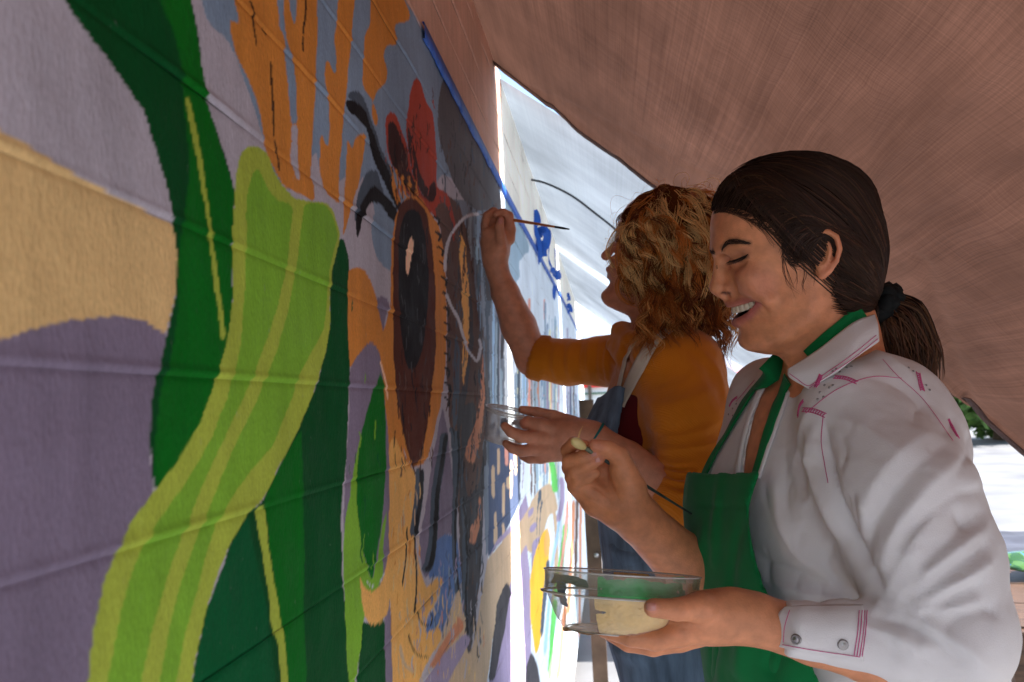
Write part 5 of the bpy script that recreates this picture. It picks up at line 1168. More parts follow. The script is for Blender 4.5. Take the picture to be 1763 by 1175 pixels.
for pts, w in (([(1436, 650), (1456, 652), (1476, 660)], 7), ([(1382, 706), (1402, 708), (1422, 716)], 7), ([(1374, 718), (1377, 700), (1384, 690)], 6), ([(1404, 668), (1410, 655), (1414, 645)], 6), ([(1580, 642), (1584, 660), (1588, 674)], 7), ([(1632, 722), (1642, 742), (1649, 754)], 5), ([(1240, 730), (1243, 746), (1252, 757)], 6), ([(1256, 700), (1262, 690), (1270, 684)], 4)):
    if any(hit(TS, *q_)[0] is None for q_ in pts): continue
    p, nn = drape([TS, TCOL], pts, 20, .0006); mb = MB()
    for s_ in (-.5, .5):
        b = np.cross(nn, np.gradient(p, axis=0)); b /= np.linalg.norm(b, axis=1)[:, None]; mb.tube(p + b * s_ * w * .00062, .0005, 5)
    for i in range(1, 19, 2):
        b = np.cross(nn[i], p[min(19, i + 1)] - p[i - 1]); b /= np.linalg.norm(b); a = p[min(19, i + 1)] - p[i]
        mb.tube([p[i] - b * w * .00022, p[i] + nn[i] * .0006 + a * .5, p[i] + b * w * .00022 + a], .0006, 5)
    mb.obj('embroidery', M_PINK, SHIRT)
M_STUD = mat_basic('dull_metal', lin(150, 146, 144), .35, .2, 200, metallic=.85)
stud = None
for a, b in [(1434, 640), (1440, 636), (1446, 641), (1458, 634), (1466, 632), (1420, 664), (1428, 668), (1412, 676), (1418, 684), (1408, 688), (1434, 664), (1564, 634), (1572, 640), (1594, 664), (1600, 672), (1262, 704), (1255, 714), (1262, 716), (1268, 696)]:
    if hit(TS, a, b)[0] is None and hit(TCOL, a, b)[0] is None: continue
    p, nn = drape([TS, TCOL], [(a, b)], 0, .0004); u_ = np.cross(nn[0], UP); u_ /= np.linalg.norm(u_); R = np.stack([u_, np.cross(nn[0], u_), nn[0]], 1)
    mb = MB(); mb.revolve([(0, .0012), (.0010, .0008), (.0014, 0)], 8, p[0], R); mb.obj('stud', M_STUD, SHIRT)
for a, b in ((1371, 1101), (1451, 1110)):
    p, nn = drape([TS, TCUF], [(a, b)], 0, .0002); u_ = np.cross(nn[0], UP); u_ /= np.linalg.norm(u_); R = np.stack([u_, np.cross(nn[0], u_), nn[0]], 1)
    mb = MB(); mb.revolve([(0, .0026), (.0022, .0024), (.0034, .0016), (.0038, .0020), (.0046, .0016), (.0049, 0)], 20, p[0], R); mb.obj('snap_button', M_STUD, SHIRT)
# ---- green apron
AP = SDF(); torso1(AP, .0, .085)
EDGE = np.array([(780, 1300), (806, 1302), (816, 1308), (832, 1302), (865, 1291), (905, 1291), (960, 1300), (1010, 1316), (1050, 1340), (1100, 1374), (1175, 1412), (1400, 1520)], float)
tl, th_ = T1.wor((0, .02, 0)), None
def apron_fn(X):
    d = AP(X, .05); px, py, dd = proj(X); q = T1.loc(X)
    edge = (px - np.interp(py, EDGE[:, 0], EDGE[:, 1])) * .0007
    topd = (812 + 2 * np.sin((px - 1190) / 30.) - py) * .0007
    far = -.115 - np.clip(-(q[:, 1] + .05) * .5, 0, .06) - q[:, 2]
    drop = np.clip(-.02 - q[:, 1], 0, .5); d = d - .0095 - .05 * np.clip(drop, 0, .1) * (q[:, 0] > 0)
    sh = np.abs(d + .0014) - .0024
    return smax(np.maximum(np.maximum(edge, topd), np.maximum(far, -q[:, 0] - .02)), sh, .0015)
A_ = SDF(); A_.func(apron_fn, T1.o + np.array([-.28, -.24, -.40]), T1.o + np.array([.12, .24, .16]), .001)
V, F_ = A_.mesh(.0034); V = smooth_mesh(V, F_, 2, .4); ta = bvh(V, F_)
V = folds(V, F_, ta, [([(1240, 830), (1232, 900), (1228, 980)], .010, .004), ([(1275, 900), (1262, 960), (1258, 1030)], .010, -.004), ([(1215, 900), (1200, 1000), (1195, 1100)], .012, .005), ([(1200, 868), (1240, 874), (1292, 872)], .0022, -.0016), ([(1300, 1060), (1280, 1110), (1270, 1170)], .014, .007), ([(1340, 1110), (1330, 1140), (1326, 1170)], .010, -.005), ([(1230, 1090), (1225, 1130), (1220, 1175)], .012, -.006)])
V = V + vnormals(V, F_) * (.0008 * fbm(V * 40, 2))[:, None]
APRON = mesh_obj('apron', V, F_, M_APRON, W1); TA = bvh(V, F_)
for pts, w, dp in (([(1302, 822), (1318, 770), (1334, 718), (1350, 676), (1359, 652)], 21, .92), ([(1214, 822), (1232, 785), (1252, 752), (1274, 712), (1300, 672), (1326, 642), (1346, 622), (1362, 608)], 33, .98)):
    p, nn = drape([TS, TREE1], pts, 40, .0022, dp)
    if w == 33:                                            # the far strap passes behind the throat
        m_ = np.clip((np.linspace(0, 1, 40) - .60) / .4, 0, 1); q_ = np.array([P(a, b, np.interp(a, [1280, 1320, 1365], [.945, .95, .975])) for a, b in catmull(pts, 40)]); w_ = (m_ > 0) * np.clip(m_ * 4, 0, 1); p = p * (1 - w_[:, None]) + q_ * w_[:, None]
        nn = nn * (1 - w_[:, None]) - FWD * w_[:, None] ; nn /= np.linalg.norm(nn, axis=1)[:, None]
    v, f = ribbon_geo(p, nn, np.interp(np.linspace(0, 1, 40), [0, .5, 1], [w, w * 1.1, w * 1.25]) * .00068, .0022, 6, .0012); mb = MB(); mb.add(v, f); mb.obj('apron_strap', M_APRON, APRON)
p, nn = drape([TREE1], [(1398, 618), (1428, 590), (1456, 566), (1482, 540)], 24, .003, .88); v, f = ribbon_geo(p, nn, .024, .0022, 6, .0008); mb = MB(); mb.add(v, f); mb.obj('apron_strap', M_APRON, APRON)
for pts, w in (([(1338, 632), (1316, 664), (1294, 714), (1279, 770), (1270, 826)], 15), ([(1368, 650), (1346, 712), (1326, 770), (1308, 824)], 9)):
    p, nn = drape([TS], pts, 40, .0010, .93); v, f = ribbon_geo(p, nn, w * .00068, .0026, 4, .0006); mb = MB(); mb.add(v, f); mb.obj('placket', M_SHIRT, SHIRT)
# ---- jeans and shoes below the frame
mb = MB(); hip = T1.wor((0, -.42, 0)); LG = SDF()
for c in (.085, -.085):
    a = T1.wor((.0, -.36, c)); LG.chain([a, np.array([a[0], a[1], .48]), np.array([a[0] + .01, a[1], .07])], [.088, .062, .05], .03)
LG.ell(T1.wor((0, -.36, 0)), (.11, .12, .165), TR, .04)
v, f = LG.mesh(.011); M_JEAN = mat_cloth('denim', lin(58, 78, 104), 1200, .4, .3); mesh_obj('jeans', v, f, M_JEAN, W1)
SHO = mat_basic('dark_shoe', lin(40, 38, 40), .6)
for c in (.085, -.085):
    a = T1.wor((.0, -.36, c)); q = SDF(); q.chain([np.array([a[0] + .04, a[1], .045]), np.array([a[0] - .06, a[1] - .02, .035]), np.array([a[0] - .13, a[1] - .04, .03])], [.044, .038, .030], .02)
    q.func(lambda X: X[:, 2] - .006, (a[0] - .3, a[1] - .2, -.06), (a[0] + .2, a[1] + .2, .006), .004, 's'); v, f = q.mesh(.008); mesh_obj('shoe', v, f, SHO, W1)
# ------------------------------------------------------------------ the woman with the ginger curls
W2 = thing('person', 'curly ginger haired woman in orange sweater and denim overalls painting the wall', 'person', tuple(P(1150, 700, 1.38) * np.array([1, 1, 0])))
F2 = profile_frame(1150, 430, 1.38, -8)
def head2():
    s = SDF(); h = F2.px
    front = [(1110, 345), (1095, 358), (1083, 375), (1073, 395), (1066, 405), (1061, 413), (1060, 420), (1062, 428), (1060, 437), (1056, 446), (1050, 455), (1046, 462), (1045, 470), (1047, 478), (1050, 487), (1043, 498), (1036, 506), (1036, 514), (1044, 524), (1060, 534), (1085, 545)]
    back = [(1200, 345), (1230, 375), (1240, 410), (1238, 440), (1225, 475), (1200, 505), (1170, 525), (1120, 545)]
    width = [(345, .055), (380, .070), (420, .073), (455, .069), (480, .064), (500, .054), (515, .042), (530, .03), (545, .02)]
    pw = [(345, 2.2), (420, 2.0), (450, 1.65), (475, 1.5), (500, 1.6), (545, 2.0)]; mid = [(345, 1150), (440, 1150), (500, 1135), (545, 1100)]
    s.func(head_base(F2, front, back, width, pw, mid), (-.12, -.13, -.1), (.13, .1, .1), .004)
    s.ell(h(1155, 385, 0), (.088, .060, .068), k=.02)
    s.chain([h(1150, 480, .052), h(1128, 510, .046), h(1085, 528, .03), h(1052, 518, .010)], [.009, .010, .010, .0095], .014)
    s.ball(h(1047, 511, .004), .0105, .008); s.ell(h(1088, 448, .042), (.018, .016, .015), k=.016)
    s.chain([h(1059, 420, 0), h(1054, 428, 0), h(1047, 436, 0), h(1043, 441, 0)], [.005, .006, .0075, .0088], .007)
    s.ell(h(1058, 447, .012), (.0095, .007, .0065), k=.005); s.ell(h(1051, 452, .008), (.005, .0026, .003), k=.003, mode='s')
    s.ell(h(1072, 419, .027), (.009, .009, .010), k=.006, mode='s'); s.ell(h(1084, 419, .031), (.012, .010, .0135), k=.004)
    s.chain([h(1066, 405, .012), h(1076, 399, .028), h(1092, 402, .045)], [.004, .0045, .004], .012)
    s.chain([h(1046, 464, 0), h(1053, 464, .010), h(1066, 466, .022)], [.0042, .0038, .002], .004); s.chain([h(1049, 477, 0), h(1055, 475, .010), h(1067, 469, .022)], [.0046, .004, .002], .004)
    s.chain([h(1049, 470, 0), h(1056, 469.5, .010), h(1069, 468, .024)], .0016, .0025, 's')
    s.ell(h(1158, 432, .0735), (.013, .024, .004), k=.004)
    return s
HS2 = head2()
T2 = torso_frame(1150, 780, 1.40, -6)
DA = 1.53; DB = 1.24
def body2():
    s = SDF(); s.func(in_frame(F2, HS2), F2.o - .16, F2.o + .16, .004)
    s.chain([F2.pw(1150, 490), F2.pw(1140, 560), F2.pw(1140, 640)], [.048, .050, .058], .014)
    t = T2; TR2 = np.stack([t.f, t.u, t.l], 1)
    s.ell(t.wor((0, .02, 0)), (.095, .17, .135), TR2, .05); s.ell(t.wor((0, -.2, 0)), (.09, .2, .125), TR2, .05)
    # raised right arm
    fs, fe, fw = P(1085, 622, 1.50), P(917, 618, 1.555), P(856, 466, DA + .005)
    s.chain([t.wor((0, .10, -.08)), fs, P(1040, 622, 1.522), P(975, 624, 1.548), fe], [.033, .034, .032, .032, .032], .03); s.chain([fe, P(893, 562, 1.55), P(870, 505, 1.54), fw], [.033, .034, .027, .0205], .012)
    d = DA
    s.chain([fw, P(855, 440, d)], [.0205, .0230], .01); s.ell(P(857, 418, d), (.025, .036, .022), np.stack([RIGHT, UP, FWD], 1), .012)
    s.chain([P(842, 450, d), P(838, 420, d + .004), P(838, 402, d)], [.013, .0125, .0105], .010)             # edge of the hand towards the wall
    hand_chain(s, [P(863, 433, d - .012), P(862, 408, d - .022), P(859.5, 392, d - .028), P(862, 379, d - .026)], [.0120, .0098, .0088, .0070], .005)
    hand_chain(s, [P(876, 412, d), P(879, 396, d + .002), P(876, 372, d - .004), P(866, 366, d - .010), P(855, 369, d - .016)], [.0125, .0105, .0090, .0082, .0066], .003)
    hand_chain(s, [P(868, 400, d + .012), P(866, 376, d + .016), P(850, 365, d + .010), P(839, 371, d + .002), P(836, 385, d - .004)], [.012, .010, .0088, .0080, .0070], .003)
    hand_chain(s, [P(856, 400, d + .014), P(846, 380, d + .020), P(837, 378, d + .014), P(834, 390, d + .004)], [.012, .010, .0088, .0075], .003)
    hand_chain(s, [P(848, 408, d + .010), P(838, 392, d + .014), P(834, 400, d + .006)], [.0115, .0095, .008], .003)
    # left arm holding the cup
    ns, ne, nw = P(1190, 640, 1.29), P(1212, 868, 1.22), P(1022, 752, DB)
    s.chain([t.wor((0, .10, .08)), ns, ne], [.036, .04, .032], .03); s.chain([ne, P(1150, 842, 1.222), P(1080, 790, 1.23), nw], [.032, .032, .027, .0215], .012)
    d = DB
    s.chain([nw, P(1000, 748, d), P(972, 752, d)], [.0215, .0235, .026], .012)
    s.ell(P(962, 757, d), (.038, .030, .016), np.stack([RIGHT, UP, FWD], 1), .012); s.chain([P(985, 775, d), P(945, 778, d)], [.016, .0145], .012)
    hand_chain(s, [P(985, 728, d + .006), P(953, 717, d + .012), P(925, 710, d + .014), P(899, 705.5, d + .012)], [.0115, .0098, .0084, .0066], .006)
    hand_chain(s, [P(955, 740, d - .006), P(930, 732, d - .010), P(908, 729, d - .006), P(898, 725, d + .006)], [.0130, .0115, .0105, .0088], .004)
    hand_chain(s, [P(950, 754, d - .008), P(922, 753, d - .018), P(896, 752, d - .024), P(880, 744, d - .026), P(869, 734, d - .022)], [.0120, .0105, .0094, .0084, .0068], .003)
    hand_chain(s, [P(950, 770, d - .006), P(922, 774, d - .014), P(898, 777, d - .018), P(882, 772, d - .018), P(871, 764, d - .014)], [.0115, .0100, .0090, .0080, .0064], .003)
    hand_chain(s, [P(955, 783, d), P(932, 789, d - .004), P(912, 790, d), P(900, 786, d + .006)], [.0105, .0090, .0082, .0066], .003)
    return s
BS2 = body2(); V, F_ = BS2.mesh(.0028); V = smooth_mesh(V, F_, 1, .4)
SK2 = lin(198, 134, 104); LIP2 = lin(176, 92, 86); m2 = lambda q: [F2.pw(x, y, c) for x, y, c in q]
sp2 = [(m2([(1046, 464, 0), (1053, 464, .010), (1066, 466, .022)]), .005, LIP2, .8), (m2([(1049, 477, 0), (1055, 475, .010), (1067, 469, .022)]), .0055, LIP2, .8), (m2([(1044, 441, 0), (1052, 444, .012)]), .010, lin(206, 120, 100), .5), (m2([(1086, 448, .042), (1100, 456, .05)]), .020, lin(206, 122, 104), .5), ([P(895, 725, DB), P(900, 727, DB - .01)], .010, lin(196, 120, 98), .5)]
BODY2 = mesh_obj('body', V, F_, M_SKIN2, W2, True, skin_colors(V, SK2, sp2)); TREE2 = bvh(V, F_)
mb = MB(); p, nn = drape([TREE2], [(1063, 416), (1068, 414), (1076, 413), (1084, 415)], 12, .0003, 1.34); mb.tube(p, .0010, 5)
for k in range(10): mb.tube([p[min(k, 11)], p[min(k, 11)] + F2.f * .004 + F2.u * .001, p[min(k, 11)] + F2.f * .007 + F2.u * .004], [.0005, .0004, .0002], 4)
for k in range(24):
    a = np.array([1066 + k * .7, 403 - 3.5 * math.sin(k / 9.) + RNG.uniform(-1, 1)]); q = drape([TREE2], [a, a + (2, -1), a + (4, -1.4)], 4, .0006, 1.33)[0]; mb.tube(q, [.0005, .0006, .0005, .0002], 4)
mb.obj('eyelashes', M_DARK, BODY2)
nail(BODY2, 862, 381, (.1, -1), 9, 10, TREE2)
# bracelet
mb = MB(); c = P(1024, 752, DB); ax = P(1060, 776, DB - .004) - c; ax /= np.linalg.norm(ax); b1 = np.cross(ax, FWD); b1 /= np.linalg.norm(b1); b2 = np.cross(ax, b1)
mb.tube([c + .0235 * (math.cos(a) * b1 + math.sin(a) * b2) for a in np.linspace(0, 2 * math.pi, 40)], .0024, 6, False); tag(mb.obj('hair_tie', mat_basic('teal_elastic', lin(20, 110, 112), .7)), 'teal elastic hair tie worn on the wrist holding the clear cup', 'hair tie')
# ---- sweater
M_SWEAT = mat_cloth('orange_knit', lin(208, 122, 24, 1.0), 700, .55, .10, .9, .25); _m, _N, _L, _B = M_SWEAT, M_SWEAT.node_tree.nodes, M_SWEAT.node_tree.links, M_SWEAT.node_tree.nodes['Principled BSDF']
_tc = _N.new('ShaderNodeTexCoord'); _wv = _N.new('ShaderNodeTexWave'); _wv.bands_direction = 'DIAGONAL'; _wv.inputs['Scale'].default_value = 150; _wv.inputs['Distortion'].default_value = 1.5; _wv.inputs['Detail'].default_value = 2; _L.new(_tc.outputs['Object'], _wv.inputs[0])
_bp = _N.new('ShaderNodeBump'); _bp.inputs['Strength'].default_value = .35; _bp.inputs['Distance'].default_value = .0012; _L.new(_wv.outputs[0], _bp.inputs['Height']); _L.new(_bp.outputs[0], _B.inputs['Normal'])
M_MAROON = mat_cloth('maroon_cotton', lin(92, 18, 24), 900, .3); M_DENIM = mat_cloth('blue_denim', lin(104, 128, 152), 1300, .7, .45, .9, .1, (6, 6, 1)); M_CREAM = mat_cloth('cream_webbing', lin(206, 194, 176), 500, .4)
t2 = T2; TR2 = np.stack([t2.f, t2.u, t2.l], 1)
def torso2(s, off=0.0, k=.05):
    s.ell(t2.wor((.0, .03, 0)), (.112 + off, .175 + off, .150 + off), TR2, k); s.ell(t2.wor((.0, -.16, 0)), (.110 + off, .2 + off, .140 + off), TR2, k)
    for c in (.07, -.07): s.ell(t2.wor((.070, .0, c)), (.058 + off, .07 + off, .062 + off), TR2, k * .8)
    s.chain([t2.wor((0, .150, -.12)), t2.wor((0, .170, 0)), t2.wor((0, .150, .11))], [.050 + off, .052 + off, .052 + off], k * .6); return s
s = SDF(); torso2(s)
s.chain([P(1178, 632, 1.30), P(1186, 720, 1.26), P(1196, 800, 1.235), P(1204, 860, 1.22), P(1178, 862, 1.212), P(1166, 852, 1.212)], [.066, .066, .056, .050, .043, .0405], .025)
s.chain([P(1095, 622, 1.48), P(1040, 622, 1.52), P(975, 624, 1.545), P(922, 616, 1.553)], [.056, .046, .043, .0405], .025)
ax2 = P(893, 562, 1.55) - P(917, 618, 1.555); ax2 /= np.linalg.norm(ax2); ce = P(916, 613, 1.553); cn = (P(880, 600, 1.55) - P(975, 624, 1.545)); cn /= np.linalg.norm(cn)
s.func(lambda X: -((X - P(914, 612, 1.553)) @ cn), P(914, 612, 1.553) - .075, P(914, 612, 1.553) + .075, .006, 's')
# gathers where the other sleeve is pushed up to the elbow
ga = P(1120, 822, 1.222) - P(1190, 860, 1.222); ga /= np.linalg.norm(ga); g1 = np.cross(ga, FWD); g1 /= np.linalg.norm(g1); g2 = np.cross(ga, g1)
for i_, (o_, r_) in enumerate(((.020, .0375), (.010, .0405), (-.001, .0430), (-.013, .0455), (-.027, .049))):
    c_ = P(1166, 848, 1.220) + ga * o_; s.chain([c_ + (r_ + .002 * math.sin(3 * a + i_)) * (math.cos(a) * g1 + math.sin(a) * g2) + ga * .004 * math.sin(2 * a + 1.7 * i_) for a in np.linspace(0, 2 * math.pi, 20)], .0050, .004)
# folded cowl
rg = [F2.pw(1070, 572, .0), F2.pw(1086, 590, .040), F2.pw(1118, 585, .062), F2.pw(1160, 575, .062), F2.pw(1192, 572, .03), F2.pw(1196, 572, -.02), F2.pw(1160, 575, -.06), F2.pw(1110, 580, -.06), F2.pw(1082, 575, -.036), F2.pw(1076, 575, 0)]
s.chain(rg, .019, .007); rg2 = [p - F2.u * .024 + (p - F2.pw(1130, 580)) * .10 for p in rg]; s.chain(rg2, .021, .007)
s.chain([F2.pw(1150, 520), F2.pw(1140, 575)], [.052, .050], .004, 's')
V, F_ = s.mesh(.0036); V = smooth_mesh(V, F_, 2, .45); tr0 = bvh(V, F_)
FOLD2 = [([(x, 584 + 4 * math.sin(x)), (x - 4 + 3 * math.sin(x * 1.7), 625), (x + 2, 664)], .0055, a) for x, a in ((960, .004), (972, -.004), (986, .0035), (1000, -.004), (1014, .004), (1030, -.003), (1046, .003))] + [
 ([(1110, 770), (1150, 775), (1200, 770), (1240, 760)], .006, .004), ([(1130, 790), (1160, 800), (1195, 795)], .005, .005), ([(1140, 806), (1165, 816), (1200, 812)], .005, .005), ([(1146, 824), (1170, 833), (1200, 828)], .005, .005), ([(1150, 842), (1175, 850), (1200, 846)], .005, .005), ([(1100, 680), (1140, 700), (1190, 690), (1240, 660)], .012, .004), ([(1110, 735), (1160, 752), (1210, 742), (1248, 720)], .007, .004), ([(1180, 590), (1220, 640), (1246, 700)], .012, -.003), ([(1200, 600), (1236, 640), (1250, 690)], .008, .003), ([(1135, 799), (1165, 808), (1198, 804)], .004, -.005), ([(1143, 815), (1168, 825), (1200, 820)], .004, -.005), ([(1148, 833), (1172, 842), (1200, 838)], .004, -.005), ([(1110, 755), (1150, 745), (1200, 735), (1245, 730)], .010, -.003), ([(1110, 700), (1150, 720), (1200, 715)], .012, .003),
 ([(1090, 600), (1098, 625), (1112, 640)], .006, .004), ([(1070, 590), (1080, 615), (1090, 632)], .005, -.004), ([(1050, 620), (1070, 640), (1085, 655)], .008, .004)]
V = folds(V, F_, tr0, FOLD2); nrm = vnormals(V, F_)
# ribbed cuff of the raised sleeve
q = (V - P(914, 612, 1.553)) @ -cn; m = (q < .030) & (np.linalg.norm(V - P(925, 616, 1.553), axis=1) < .075); e = cn; b1 = np.cross(e, FWD); b1 /= np.linalg.norm(b1); b2 = np.cross(e, b1); an = np.arctan2((V - ce) @ b2, (V - ce) @ b1)
V = V + nrm * ((m * .0015 * np.sin(an * 40)) + m * .003 + .0016 * fbm(V * 32, 3))[:, None]
SWEATER = mesh_obj('sweater', V, F_, M_SWEAT, W2); TSW = bvh(V, F_)
# ---- maroon top under the bib, denim bib and trousers, cream straps
s = SDF(); torso2(s, .003, .05)
def maroon(X): d = s(X, .05); px, py, dd = proj(X); return smax(d, (675 + (px - 1060) * .1 - py) * .001, .004)
mr = SDF(); mr.func(lambda X: maroon(X), T2.o - .26, T2.o + .24, .001); v, f = mr.mesh(.006); mesh_obj('maroon_top', v, f, M_MAROON, W2)
s3 = SDF(); torso2(s3, .004, .07)
def bib(X):
    d = s3(X, .05) - .007; q = T2.loc(X); px, py, dd = proj(X); sh = np.abs(d + .002) - .003
    top = (678 - .25 * (px - 1030) + 6 * np.sin(px / 9.) - py) * .001; side = (px - np.interp(py, [660, 700, 760, 800, 860], [1078, 1072, 1062, 1075, 1130])) * .001
    return smax(np.maximum(np.maximum(top, side), np.maximum(-.13 - q[:, 2], -.02 - q[:, 0])), sh, .0015)
bb = SDF(); bb.func(bib, T2.o - .26, T2.o + .24, .001); v, f = bb.mesh(.0042); BIB = mesh_obj('denim_bib', v, f, M_DENIM, W2); tbib = bvh(v, f)
lg = SDF(); lg.ell(t2.wor((.0, -.26, 0)), (.130, .17, .165), TR2, .04); lg.ell(t2.wor((.0, -.14, 0)), (.122, .10, .152), TR2, .04)
for c in (.08, -.08): a = t2.wor((.0, -.30, c)); lg.chain([a, np.array([a[0], a[1], .5]), np.array([a[0], a[1], .08])], [.098, .075, .062], .03)
v, f = lg.mesh(.008); v = smooth_mesh(v, f, 1, .4); tl_ = bvh(v, f)
v = folds(v, f, tl_, [([(1040, 930), (1080, 960), (1130, 950)], .012, .006), ([(1036, 990), (1070, 1000), (1110, 980)], .010, -.006), ([(1045, 1110), (1090, 1130), (1150, 1120)], .012, .007), ([(1060, 920), (1056, 1040), (1060, 1170)], .006, .004)]); mesh_obj('denim_trousers', v, f, M_DENIM, W2)
for pts, w, dp in (([(1060, 700), (1070, 660), (1080, 620), (1092, 596)], 17, 1.42), ([(1070, 700), (1088, 660), (1108, 620), (1128, 588), (1150, 570)], 24, 1.34)):
    p, nn = drape([TSW], pts, 30, .003, dp); v, f = ribbon_geo(p, nn, w * .00098, .0022, 5, .0006); mb = MB(); mb.add(v, f); mb.obj('cream_strap', M_CREAM, W2)
for c in (.08, -.08):
    a = t2.wor((.0, -.30, c)); q = SDF(); q.chain([np.array([a[0] + .04, a[1], .045]), np.array([a[0] - .06, a[1] - .01, .035]), np.array([a[0] - .13, a[1] - .02, .03])], [.044, .038, .030], .02)
    q.func(lambda X: X[:, 2] - .006, (a[0] - .3, a[1] - .2, -.06), (a[0] + .2, a[1] + .2, .006), .004, 's'); v, f = q.mesh(.008); mesh_obj('shoe', v, f, SHO, W2)
# ---- ginger curls
rc = np.random.default_rng(21); C2 = F2.wor(F2.px(1155, 420, 0))
core = SDF(); core.ell(F2.pw(1158, 396, 0), (.089, .075, .083), F2.M, .02); core.ell(F2.pw(1172, 470, 0), (.058, .090, .084), F2.M, .03); core.ell(F2.pw(1204, 525, 0), (.042, .062, .082), F2.M, .03)
v, f = core.mesh(.005); v = v + vnormals(v, f) * (.006 * fbm(v * 40, 2))[:, None]; HAIR2 = mesh_obj('hair', v, f, mat_basic('curl_base', lin(84, 44, 18), .95, .5, 40, .8, 90, spec=.04), W2, True, np.tile(np.array(lin(96, 52, 22)[:3]), (len(v), 1)))
def curls(n, azlo, azhi, ello, elhi, rmul, M=34, len_=(.75, 1.0), endel=(-1.15, -.75), rad=.00054, amp=(.006, .0125), K=12, lockw=.0080, turns=(7, 17)):
    az = rc.uniform(azlo, azhi, n) * rc.choice([-1, 1], n, p=[.28, .72]); e0 = rc.uniform(ello, elhi, n); e1 = rc.uniform(endel[0], endel[1], n)
    t_ = np.linspace(0, 1, M)[None]; L_ = rc.uniform(len_[0], len_[1], n)[:, None]; el = e0[:, None] + (e1 - e0)[:, None] * (t_ * L_) ** 1.1; az_ = az[:, None] + rc.normal(size=(n, 1)) * .35 * t_
    dr = np.stack([np.cos(el) * np.cos(az_), np.sin(el), np.cos(el) * np.sin(az_)], -1)
    R_ = np.array([.104, .098, .098]); r = np.minimum(1.0, .86 + .5 * t_) * (rmul + rc.uniform(-.13, .07, n)[:, None]) * (1 + .05 * np.sin(t_ * 9 + rc.uniform(0, 6, (n, 1))))
    stretch = 1 + .62 * np.clip(-np.sin(el), 0, 1); q = dr * R_ * r[..., None] * np.stack([1 - .12 * np.clip(-np.sin(el), 0, 1), stretch, stretch * 0 + 1], -1)
    T_ = np.gradient(q, axis=1); T_ /= np.linalg.norm(T_, axis=2, keepdims=True) + 1e-9; N_ = dr; B_ = np.cross(T_, N_); B_ /= np.linalg.norm(B_, axis=2, keepdims=True) + 1e-9; N_ = np.cross(B_, T_)
    A_ = rc.uniform(amp[0], amp[1], n)[:, None] * np.clip(t_ * 3, 0, 1); ph = rc.uniform(0, 6.28, n)[:, None] + t_ * rc.uniform(turns[0], turns[1], n)[:, None] * (1 + .25 * np.sin(t_ * 7 + rc.uniform(0, 6, (n, 1)))); q = q + A_[..., None] * (np.cos(ph)[..., None] * N_ + np.sin(ph)[..., None] * B_)
    # each lock is a bundle of hairs that share its wave
    P_, Cc = [], []
    base = np.array(lin(220, 136, 62)[:3]); gold = np.array(lin(250, 206, 136)[:3]); dark = np.array(lin(128, 66, 28)[:3])
    w = rc.uniform(0, 1, n)[:, None]; lock = np.where(w < .18, dark, np.where(w < .56, base, gold))
    for j in range(K):
        a_ = rc.uniform(0, 6.28, n)[:, None] + 2.5 * t_; sp_ = lockw * np.sqrt(rc.uniform(0, 1, n))[:, None] * (np.sin(np.pi * np.clip(t_ * .85 + .1, 0, 1)) ** .5)
        P_.append(q + sp_[..., None] * (np.cos(a_)[..., None] * N_ * .45 + np.sin(a_)[..., None] * B_) + rc.normal(size=(n, 1, 3)) * .005 * t_[..., None] ** 3); Cc.append(lock * (1 + .16 * rc.normal(size=(n, 1))).clip(.5, 1.6))
    q = np.concatenate(P_); c = np.concatenate(Cc); rr = np.tile(np.interp(t_[0], [0, .1, .75, 1], [.6, 1, .8, .12]) * rad, (len(q), 1)) * rc.uniform(.6, 1.2, (len(q), 1))
    return F2.wor((F2.loc(C2[None])[0] + q).reshape(-1, 3)).reshape(q.shape), rr, c
sets = [curls(60, 1.0, 3.1, .2, 1.25, 1.0), curls(54, 1.0, 2.7, -.1, .7, 1.07), curls(26, 1.05, 1.45, .4, 1.15, 1.0, len_=(.8, 1.0)), curls(26, 1.6, 3.1, -.3, .6, 1.13, endel=(-1.3, -1.05)), curls(14, .96, 1.2, .2, .9, 1.04, len_=(.7, .95)), curls(34, 1.7, 3.1, -.5, .3, 1.22, endel=(-1.32, -1.12), len_=(.9, 1.05)), curls(24, 1.2, 3.1, .9, 1.5, 1.02)]
for P_, r_, c_ in sets: strands('curls', P_, r_ * 1.1, M_HAIR2, HAIR2, 3, c_)
# ringlets hanging over the back of the sweater
n = 84; M_ = 32; t_ = np.linspace(0, 1, M_); hang = []
for k in range(n):
    x0 = rc.uniform(1112, 1252); y0 = rc.uniform(450, 530) if x0 > 1150 else rc.uniform(500, 540); dd = rc.uniform(1.27, 1.36) if x0 > 1200 else rc.uniform(1.262, 1.30); L_ = rc.uniform(80, 130) if x0 > 1215 else rc.uniform(60, 95); a_ = rc.uniform(.004, .0095); tr_ = rc.uniform(8, 16); ph = rc.uniform(0, 6.28)
    g = np.array([P(x0 + (x0 - 1190) * .30 * u + 4 * math.sin(3 * u + ph), y0 + L_ * u, dd - .02 * u) for u in t_]); env = np.clip(t_ * 3, 0, 1)
    c = [np.array(lin(*v_)[:3]) for v_ in ((120, 62, 24), (182, 104, 44), (228, 168, 98))][int(rc.choice(3, p=[.25, .45, .3]))]
    for j in range(9):
        o = rc.normal(size=3) * .0026; q = g + (a_ * env * np.cos(ph + tr_ * t_))[:, None] * RIGHT + (a_ * env * np.sin(ph + tr_ * t_))[:, None] * FWD + o + (rc.normal(size=3) * .006)[None] * t_[:, None] ** 3; hang.append((q, c * (1 + .16 * rc.normal())))
